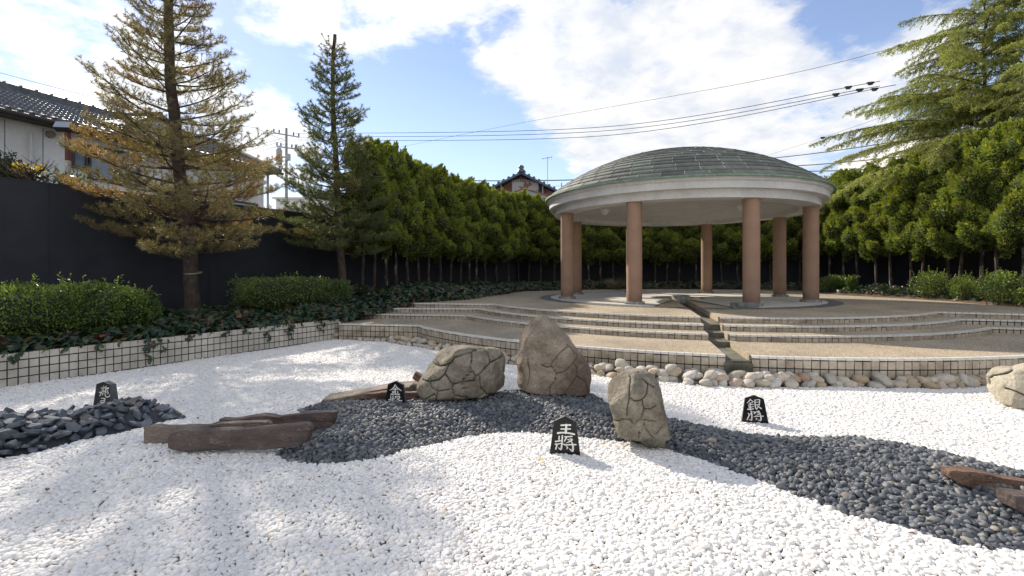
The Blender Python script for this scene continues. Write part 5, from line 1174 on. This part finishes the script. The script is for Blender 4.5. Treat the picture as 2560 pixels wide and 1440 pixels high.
n = 2600; P = np.c_[rg.uniform(-8, 3, n), rg.uniform(2.2, 12, n)]; off = -((P - PL0) @ nrm); P = P[(off > .05) & (rg.random(n) < np.exp(-off / 1.3) + .03) & ~inside(P, SLATE)]; n = len(P)
az = rg.random(n) * 6.28; v, f = blades(np.c_[P, mound(P) + .035 + .01 * rg.random(n)], np.c_[np.cos(az), np.sin(az), rg.normal(0, .15, n)], rg.uniform(.06, .14, n), .004, 3)
link('pine_litter', np_mesh('pine_litter', v, f, noisy('dry_needles', (.06, .03, .02), (.13, .06, .04), 9, .8)), kind='stuff', label='dry brown pine needles strewn over the white gravel below the planter wall')
# ------------------------------------------------------------ long house behind the left fence
MT_ = noisy('roof_tile_glaze', (.05, .055, .065), (.11, .115, .125), 3, .42, .1, 30, spec=.5, fine=(7, .25))
MWL = noisy('wall_board', (.68, .68, .67), (.78, .78, .77), .9, .75, .15, 60, fine=(6, .06))
MDK = noisy('dark_trim', (.035, .03, .03), (.07, .06, .055), 4, .6)
MGLS = noisy('window_glass', (.20, .26, .33), (.30, .37, .45), 1.5, .12, spec=.8)
hA = np.array([-14.9, 14.0]); hD = np.array([.37, .929]); hD = hD / np.linalg.norm(hD); hN = np.array([-hD[1], hD[0]])   # along the eave; away from the garden
h_org = hA - hD * 9.0; Lh = 9.0 + 9.9
hs = empty('house', (h_org[0], h_org[1], 0), math.atan2(hD[1], hD[0]), label='long white boarded house with a grey tiled roof behind the left fence', cat='house')
# local frame: x along the eave, y away from the garden
ze = 6.5; wr = 4.2; zr = 8.25; ov = .55
m = MB(); m.box((Lh / 2, ov + wr - .2, (ze - .05) / 2), (Lh - .5, 2 * (wr - .3), ze - .05)); gx0, gx1 = .25, Lh - .25
for x in (gx0, gx1): m.add([(x, ov + .1, ze - .05), (x, ov + 2 * wr - .5, ze - .05), (x, ov + wr - .2, zr - .1)], [(0, 1, 2)])
m.build('wall', MWL, hs)
m = MB()
for i in range(int(Lh / .91)): m.box((.3 + i * .91, ov + .095, 3.2), (.012, .012, 6.3))
m.build('board_joints', MDK, hs)
# wavy tiles, courses stepping down the slope
sl = math.hypot(wr, zr - ze); ang_r = math.atan2(zr - ze, wr); V = []; Fc = []; nw = int(Lh / .045); ncs = 17
xs = np.linspace(-.15, Lh + .15, nw); wv = .028 * (np.sin(xs / .27 * 2 * math.pi) + .35 * np.sin(xs / .27 * 4 * math.pi + .7))
for sgn in (1, -1):
    for c in range(ncs):
        u0 = sl * c / ncs; u1 = sl * (c + 1) / ncs + .02
        for k, (u, lift) in enumerate(((u0, .0), (u0, .055), (u1, .02))):
            y = u * math.cos(ang_r); z = ze + u * math.sin(ang_r) + lift
            yy = y if sgn == 1 else 2 * wr - y
            V.append(np.c_[xs, np.full(nw, yy), z + wv * (0.2 if k == 0 else 1)])
        b = (len(V) - 3) * nw; i = np.arange(nw - 1)
        for q in (0, 1): Fc.append(np.c_[b + q * nw + i, b + q * nw + i + 1, b + (q + 1) * nw + i + 1, b + (q + 1) * nw + i])
rf = link('roof', np_mesh('roof', np.concatenate(V), np.concatenate(Fc), MT_, smooth=False), hs)
m = MB(); m.box((Lh / 2, wr, zr + .06), (Lh + .3, .28, .20)); m.tube([(-.2, wr, zr + .18), (Lh + .2, wr, zr + .18)], .075, 8)
for i in range(int(Lh / .45)): m.box((i * .45, wr, zr + .19), (.05, .17, .17))
m.build('ridge', MT_, rf)
m = MB()
for i in range(int(Lh / .27)): m.tube([(.05 + i * .27, -.03, ze + .03), (.05 + i * .27, .16, ze + .09)], .075, 8)
for s in (1,):
    m.tube([(Lh + .12, 0, ze + .08), (Lh + .12, wr, zr + .12)], .11, 8); m.tube([(Lh - .08, 0, ze + .08), (Lh - .08, wr, zr + .12)], .09, 8)
m.build('edge_tiles', MT_, rf)
m = MB(); m.tube([(-.2, -.10, ze - .06), (Lh + .2, -.10, ze - .06)], .065, 8); m.box((Lh / 2, .06, ze - .06), (Lh + .1, .05, .16)); m.box((Lh / 2, .36, ze - .09), (Lh, .62, .03)); m.build('gutter', MDK, hs)
def win(x, z0, w, h, nm='window', louv=False):
    m = MB(); y = ov + .05
    for (cx, cz, sx, sz) in ((x, z0, w + .12, .06), (x, z0 + h, w + .12, .06), (x - w / 2, z0 + h / 2, .06, h), (x + w / 2, z0 + h / 2, .06, h)): m.box((cx, y, cz), (sx, .10, sz))
    if w > 1.4: m.box((x, y, z0 + h / 2), (.06, .08, h))
    f = m.build(nm, MDK, hs); m = MB()
    if louv:
        for i in range(8): m.box((x, y + .03, z0 + h * (i + .5) / 8), (w - .06, .05, h / 8 - .02), rx=.4)
    m.box((x, y + .045, z0 + h / 2), (w - .06, .012, h - .06)); m.build('pane', MGLS, f)
def hx(px): # position along the wall of a photo column
    k = (px - 1280) / F; o = h_org + hN * (ov + .1); return (k * o[1] - o[0]) / (hD[0] - k * hD[1])
def hz(px, py): s = hx(px); q = h_org + hN * (ov + .1) + hD * s; return H - (py - Y0) / F * q[1]
a, b = hx(181), hx(213); win((a + b) / 2, hz(197, 420), b - a, hz(197, 375) - hz(197, 420), louv=True)
a, b = hx(222), hx(345); win((a + b) / 2, hz(250, 450), b - a, hz(280, 390) - hz(250, 450) + .2)
a, b = hx(395), hx(480); win((a + b) / 2, 3.6, b - a, 1.3)
a, b = hx(575), hx(640); win((a + b) / 2, 3.6, b - a, 1.3)
for px in (72, 665):
    m = MB(); x = hx(px); m.tube([(x, ov - .02, 0), (x, ov - .02, hz(px, 332) if px < 100 else ze - .1)], .055, 8); m.build('downpipe', M['paint'], hs)
m = MB(); x = hx(124); z = hz(124, 336); m.tube([(x, ov + .10, z), (x, ov + .0, z)], .12, 14); m.build('vent_cover', noisy('vent', (.20, .17, .13), (.3, .26, .2), 5), hs)
# small gabled dormer over the eave
x = hx(372); m = MB(); m.add([(x - 1.1, .0, 6.95), (x + 1.1, 0, 6.95), (x, 0, 7.65), (x - 1.1, 1.5, 7.25), (x + 1.1, 1.5, 7.25), (x, 1.5, 7.7)], [(0, 2, 5, 3), (2, 1, 4, 5)]); m.tube([(x, -.05, 7.68), (x, 2.2, 7.9)], .08, 8); m.tube([(x - 1.15, -.03, 6.93), (x, -.03, 7.66), (x + 1.15, -.03, 6.93)], .06, 8); dm = m.build('dormer', MT_, hs)
m = MB(); m.add([(x - 1.0, .12, 6.5), (x + 1.0, .12, 6.5), (x + 1.0, .12, 6.95), (x, .12, 7.58), (x - 1.0, .12, 6.95)], [(0, 1, 2, 3, 4)]); 
for i in range(7): m.box((x, .10, 6.75 + i * .1), (1.6 - abs(i) * .2, .03, .05))
m.build('louvre', M['metal'], dm)

# floodlight on a rusty post
x, z0 = wd(170, 455, 12.6); fl = empty('floodlight', (x, 12.6, 2.6), label='floodlight on a rust and white painted post in front of the white house', cat='floodlight')
zt_ = wd(170, 330, 12.6)[1] - 2.6; m = MB(); m.tube([(0, 0, 0), (0, 0, zt_ - .75)], .062, 12, 0); m.tube([(0, 0, zt_ - .75), (0, 0, zt_)], .064, 12, 1); m.build('post', [noisy('old_paint', (.38, .36, .34), (.50, .48, .45), 3, .6), noisy('rust_red', (.10, .022, .018), (.18, .06, .045), 5, .7)], fl)
m = MB(); m.box((0, -.06, zt_ + .13), (.44, .16, .26), .15, rx=-.5); m.box((0, -.02, zt_ + .02), (.52, .04, .04), .15); m.build('lamp_head', MDK, fl, bevel=.01)
m = MB(); m.box((0, -.155, zt_ + .15), (.38, .01, .19), .15, rx=-.5); m.build('glass', MGLS, fl)

# plants behind the fence
def bare_tree(px, d, z0, z1, label, n, seed, knob=True):
    r = np.random.default_rng(seed); x = (px - 1280) / F * d; rt = empty('bare_tree', (x, d, z0), label=label, cat='tree'); h = z1 - z0
    link('trunk', trunk_mesh('trunk', [(0, 0, -.5), (.03, 0, h * .3), (-.02, 0, h * .55)], .10, .08, M['bark'], 9, 1.1, .03), rt)
    pp = [arc_path((r.normal(0, .04), r.normal(0, .04), h * r.uniform(.3, .58)), r.random() * 6.28, R(r.uniform(0, 45)), R(r.uniform(20, 60)), r.uniform(.5, 1.3), 7, .15, r) for _ in range(n)]
    for q in list(pp[: n // 2]):
        i = r.integers(2, 6); pp.append(arc_path(q[i], r.random() * 6.28, R(20), R(50), .5, 4, .2, r))
    v, f = tubes(pp, [(.012, .003)] * len(pp), 4); link('branches', np_mesh('branches', v, f, M['bark'], smooth=True), rt); return rt
bare_tree(80, 12.0, 3.2, 5.0, 'small pollarded bare tree above the left fence with a black knobbly trunk', 44, 5)
leafmass('shrub', 'dark green shrub showing over the fence at the left edge', 'shrub', (-13.4, 12.6, 3.0), (.75, .6, .85), 3000, .09, [(.03, .06, .02), (.07, .10, .03)], 91, 0, 2.2, .3, 10, core=True)
leafmass('shrub', 'yellow leaved twig cluster over the fence beside the dark shrub', 'shrub', (-12.35, 12.3, 4.15), (.42, .2, .16), 90, .13, [(.55, .38, .03), (.62, .45, .05)], 92, 0, 2.2, .5, 0, core=False, fill=.8)
leafmass('shrub', 'thin green leafed branch over the fence behind the big pine', 'shrub', (-11.6, 12.6, 3.35), (.75, .4, .55), 420, .12, [(.05, .09, .03), (.09, .13, .04)], 93, 0, 2.2, .5, 4, core=False, fill=.9)

# ------------------------------------------------------------ utility pole and cables
dp_ = 38.0; pxz = lambda px, py, d=dp_: (wd(px, py, d)[0], d, wd(px, py, d)[1])
X0, _, ZT = pxz(716, 320); up = empty('utility_pole', (X0, dp_, 0), label='grey concrete utility pole with transformer between the two pines', cat='utility pole')
MCN = noisy('pole_concrete', (.24, .24, .23), (.34, .34, .32), 2, .8)
m = MB(); m.tube([(0, 0, 0), (0, 0, ZT)], [.15, .085], 14); m.build('pole', MCN, up)
for z, l, rz in ((ZT - .55, 1.9, .25), (ZT - 1.55, 1.5, .1)):
    m = MB(); m.box((0, 0, z), (l, .09, .09), rz, ry=.12); ca = m.build('cross_arm', M['metal'], up); m = MB()
    for s in (-.95, -.55, .55, .95):
        q = s * l / 2; m.lathe([(0, .30), (.06, .28), (.05, .2), (.07, .12), (.04, .05), (.04, 0)], (q * math.cos(rz), q * math.sin(rz)), 10)
        for i in range(len(m.v) - 60, len(m.v)): m.v[i] = (m.v[i][0], m.v[i][1], m.v[i][2] + z + .03 - q * .12)
    m.build('insulators', noisy('porcelain', (.10, .09, .09), (.2, .18, .18), 5, .3), ca)
m = MB(); m.tube([(-.52, -.1, ZT - 2.9), (-.52, -.1, ZT - 1.75)], .22, 16); m.tube([(-.52, -.1, ZT - 1.75), (-.52, -.1, ZT - 1.6)], .15, 12); m.box((-.25, -.05, ZT - 2.3), (.4, .1, .1)); m.build('transformer', M['metal'], up)
m = MB(); m.box((.12, 0, ZT - 2.3), (.3, .3, .5)); m.build('switch_box', M['metal'], up)
x2 = (903 - 1280) / F * 30; t = empty('utility_pole', (x2, 30, 0), label='pale steel pole partly hidden behind the smaller pine', cat='utility pole'); m = MB(); m.tube([(0, 0, 0), (0, 0, wd(903, 462, 30)[1])], .16, 12); m.build('pole', M['metal'], t)
def cable(pts, rad, label, sag=0, clips=()):
    """pts: photo columns and rows with distances; the cable hangs between them"""
    W3 = [Vector(pxz(*p)) for p in pts]; P = []
    if len(W3) > 2 and not sag == .05: P = [Vector(q) for q in smooth_stroke([tuple(q) for q in W3], 20)][:-1]; W3 = [W3[-1]]
    for a, b in zip(W3, W3[1:]):
        n = 24
        for i in range(n):
            t = i / n; q = a.lerp(b, t); q.z -= sag * 4 * t * (1 - t); P.append(q)
    P.append(W3[-1]); m = MB(); m.tube(P, rad, 6); o = m.build('power_cable', M['wire'], label=label, cat='cable')
    for k, f in enumerate(clips):
        q = P[int(f * (len(P) - 1))]; m = MB(); m.box(q, (.34, .09, .09), ry=-.1); m.box(q + Vector((0, 0, -.06)), (.2, .07, .1), ry=-.1); c = m.build('clamp', M['wire'], o)
    return o
cable([(738, 334, 38), (1500, 318, 31), (2200, 203, 24)], .016, 'uppermost of the three cables running from the pole to the cedar', .12, (.93, .98))
cable([(742, 343, 38), (1500, 328, 31), (2200, 215, 24)], .016, 'middle one of the three cables running from the pole to the cedar', .12, (.90, .96))
cable([(738, 350, 38), (1500, 340, 31), (2240, 212, 24)], .016, 'lowest of the three cables running from the pole to the cedar', .12, (.95,))
cable([(900, 388, 60), (1300, 308, 46), (1900, 200, 30), (2330, 92, 22)], .012, 'thin cable crossing the sky diagonally above the pavilion', .1, (.92,))
cable([(1080, 450, 50), (1460, 449, 44)], .045, 'thick black cable bundle passing in front of the rusty gabled house', .1)
cable([(1100, 470, 50), (1460, 462, 44)], .015, 'thin cable below the thick bundle in front of the rusty house', .1)
cable([(1100, 476, 50), (1460, 478, 44)], .015, 'lowest thin cable in front of the rusty gabled house', .1)
cable([(1900, 398, 40), (2250, 352, 30)], .03, 'upper black cable going right from behind the pavilion dome', .1)
cable([(1960, 416, 40), (2300, 385, 30)], .035, 'second black cable going right from behind the pavilion dome', .1)
cable([(2010, 428, 40), (2340, 412, 30)], .04, 'third black cable just above the right edge of the dome', .1, (.8,))
cable([(2020, 440, 40), (2300, 428, 30)], .02, 'lowest cable touching the right edge of the dome', .1)
cable([(1880, 400, 48), (2290, 262, 26)], .010, 'thin steep wire rising right behind the dome toward the cedar', .1, (.6,))
cable([(-60, 165, 30), (250, 246, 34), (640, 320, 38), (716, 352, 38)], .014, 'thin cable over the tiled house roof at the left', .05)
for i, (ya, yb) in enumerate(((350, 403), (357, 416), (366, 430))): cable([(712, ya - 6, 38), (440, yb, 46)], .016, '%s cable leading left from the pole behind the big pine' % ('upper', 'middle', 'lower')[i], .15)

# ------------------------------------------------------------ rusty gabled house behind the hedge
d = 36.0; xc, zp = wd(1303, 437, d); xl, zl_ = wd(1205, 487, d); xr, zr_ = wd(1412, 478, d)
gh = empty('house', (xc, d, 0), label='rusty corrugated gabled house with blue grey tile roof beyond the back hedge', cat='house'); sp = 5.2; dz = (zp - zl_) / (xc - xl) * sp
m = MB(); prof_ = [(-sp + .4, 0), (sp - .4, 0), (sp - .4, zp - dz + .15), (0, zp - .12), (-sp + .4, zp - dz + .15)]
m.add([(x, 0, z) for x, z in prof_] + [(x, 9, z) for x, z in prof_], [(0, 1, 2, 3, 4), (9, 8, 7, 6, 5)] + [(i, i + 5, (i + 1) % 5 + 5, (i + 1) % 5) for i in range(5)])
m.build('wall', noisy('rusty_sheet', (.055, .022, .018), (.13, .05, .035), 1.2, .8, .3, 20, c3=(.28, .16, .11), fine=(9, .3)), gh)
m = MB()
for i in range(16): m.box((-.62 + i * .125, -.03, zp - 1.6), (.06, .03, 2.6 - abs(i - 5) * .04))
m.box((.3, -.015, zp - 1.7), (1.95, .02, 2.3)); m.build('pale_panel', noisy('zinc_rust', (.20, .09, .06), (.42, .40, .38), 1.8, .6, lo=.42, hi=.5), gh)
m = MB()
for s in (-1, 1):
    m.add([(0, -.45, zp), (s * (sp + .3), -.45, zp - dz * (sp + .3) / sp), (s * (sp + .3), 9.4, zp - dz * (sp + .3) / sp), (0, 9.4, zp), (0, -.45, zp + .16), (s * (sp + .3), -.45, zp - dz * (sp + .3) / sp + .16), (s * (sp + .3), 9.4, zp - dz * (sp + .3) / sp + .16), (0, 9.4, zp + .16)],
          [(0, 1, 5, 4), (4, 5, 6, 7), (0, 3, 2, 1), (1, 2, 6, 5), (3, 7, 6, 2)])
    for i in range(14): t_ = (i + .5) / 14; m.tube([(s * sp * t_, -.5, zp - dz * t_ + .17), (s * sp * t_, -.2, zp - dz * t_ + .17)], .11, 8)
rf = m.build('roof', noisy('blue_tile', (.07, .09, .13), (.13, .16, .21), 4, .5), gh)
m = MB(); m.lathe([(0, .55), (.16, .5), (.22, .38), (.16, .26), (.3, .12), (.36, 0)], (0, -.3), 14); m.tube([(0, 0, .2), (0, 9, .2)], .16, 8); o = m.build('ridge_ornament', MT_, rf); o.location.z = zp + .12
m = MB()
for x in (-1.5, 1.6, -3, 3): m.box((x, -.06, zp - 2), (.07, .05, 2.8))
m.build('timber_posts', M['metal'], gh)
x2, z2 = wd(1312, 473, 34); sh = empty('shed', (x2, 34, 0), label='low pale corrugated shed gable in front of the rusty house', cat='shed')
m = MB(); pr = [(-3.4, 0), (3.4, 0), (3.4, z2 - 1.0), (0, z2), (-3.4, z2 - 1.0)]; m.add([(x, 0, z) for x, z in pr] + [(x, 1.2, z) for x, z in pr], [(0, 1, 2, 3, 4)] + [(i, i + 5, (i + 1) % 5 + 5, (i + 1) % 5) for i in range(5)]); m.build('wall', noisy('corrugated', (.40, .42, .44), (.5, .52, .54), 2, .5), sh)
m = MB()
for i in range(45): x = -3.3 + i * .15; m.box((x, -.02, (z2 - abs(x) * .3) / 2 - .03), (.05, .03, z2 - abs(x) * .3 - .1))
m.build('ribs', M['metal'], sh)
m = MB(); m.tube([(-3.5, -.05, z2 - 1.0), (0, -.05, z2 + .03), (3.5, -.05, z2 - 1.0)], .05, 6); m.build('roof_edge', M['rust'], sh)
xa, za = wd(1369, 446, 37); at = empty('antenna', (xa, 37, za - .8), label='thin television antenna standing over the rusty house roof', cat='antenna')
zt2 = wd(1369, 393, 37)[1] - za + .8; m = MB(); m.tube([(0, 0, 0), (0, 0, zt2)], .022, 6); m.build('mast', M['metal'], at)
m = MB(); m.tube([(-.45, 0, zt2 - .12), (.35, 0, zt2 + .02)], .016, 6)
for i in range(7): m.tube([(-.42 + i * .12, -.18, zt2 - .12 + i * .02), (-.42 + i * .12, .18, zt2 - .12 + i * .02)], .010, 5)
m.tube([(.25, 0, zt2 - .22), (.35, 0, zt2 + .16)], .012, 5); m.build('aerial', M['metal'], at)

# pale low building behind the two pines, and white buildings behind back hedge and cedar
def block(px0, px1, ytop, d, label, name='building', mt=None, dd=6, rails=False, roofc=None):
    x0 = (px0 - 1280) / F * d; x1 = (px1 - 1280) / F * d; z = H - (ytop - Y0) / F * d; rt = empty(name, ((x0 + x1) / 2, d, 0), label=label, cat=name); w_ = x1 - x0
    m = MB(); m.box((0, dd / 2, z / 2), (w_, dd, z)); m.build('wall', mt or MWL, rt)
    m = MB(); m.box((0, dd / 2, z + .06), (w_ + .5, dd + .5, .14)); m.build('roof', roofc or M['metal'], rt)
    n = max(2, int(w_ / 2.4))
    for i in range(n):
        cx = -w_ / 2 + w_ * (i + .5) / n; m = MB(); m.box((cx, -.02, z - 1.35), (1.3, .06, 1.0)); f = m.build('window', MDK, rt); m = MB(); m.box((cx, -.055, z - 1.35), (1.16, .02, .86)); m.build('pane', MGLS, f)
    return rt, w_, z
block(690, 1010, 497, 44, 'low pale building glaring in the sun behind the smaller pine', mt=noisy('bright_wall', (.72, .72, .70), (.80, .80, .78), 1, .6), roofc=noisy('bright_roof', (.70, .70, .70), (.80, .80, .80), 1, .35, spec=.8))
block(1400, 1950, 560, 42, 'long pale building glimpsed over the back fence behind the pavilion')
rt, w_, z = block(2300, 2900, 335, 32, 'white apartment building with a barred balcony behind the cedars', dd=8)
rl = MB(); zz = wd(0, 375, 31.4)[1]; x0 = (2395 - 1280) / F * 31.4 - rt.location.x
for i in range(34): rl.box((x0 + i * .1, -.6, zz), (.03, .03, 2.2))
rl.box((x0 + 1.65, -.6, zz + 1.1), (3.5, .06, .06)); rl.box((x0 + 1.65, -.6, zz - 1.1), (3.5, .06, .06)); rl.build('railing', MDK, rt)
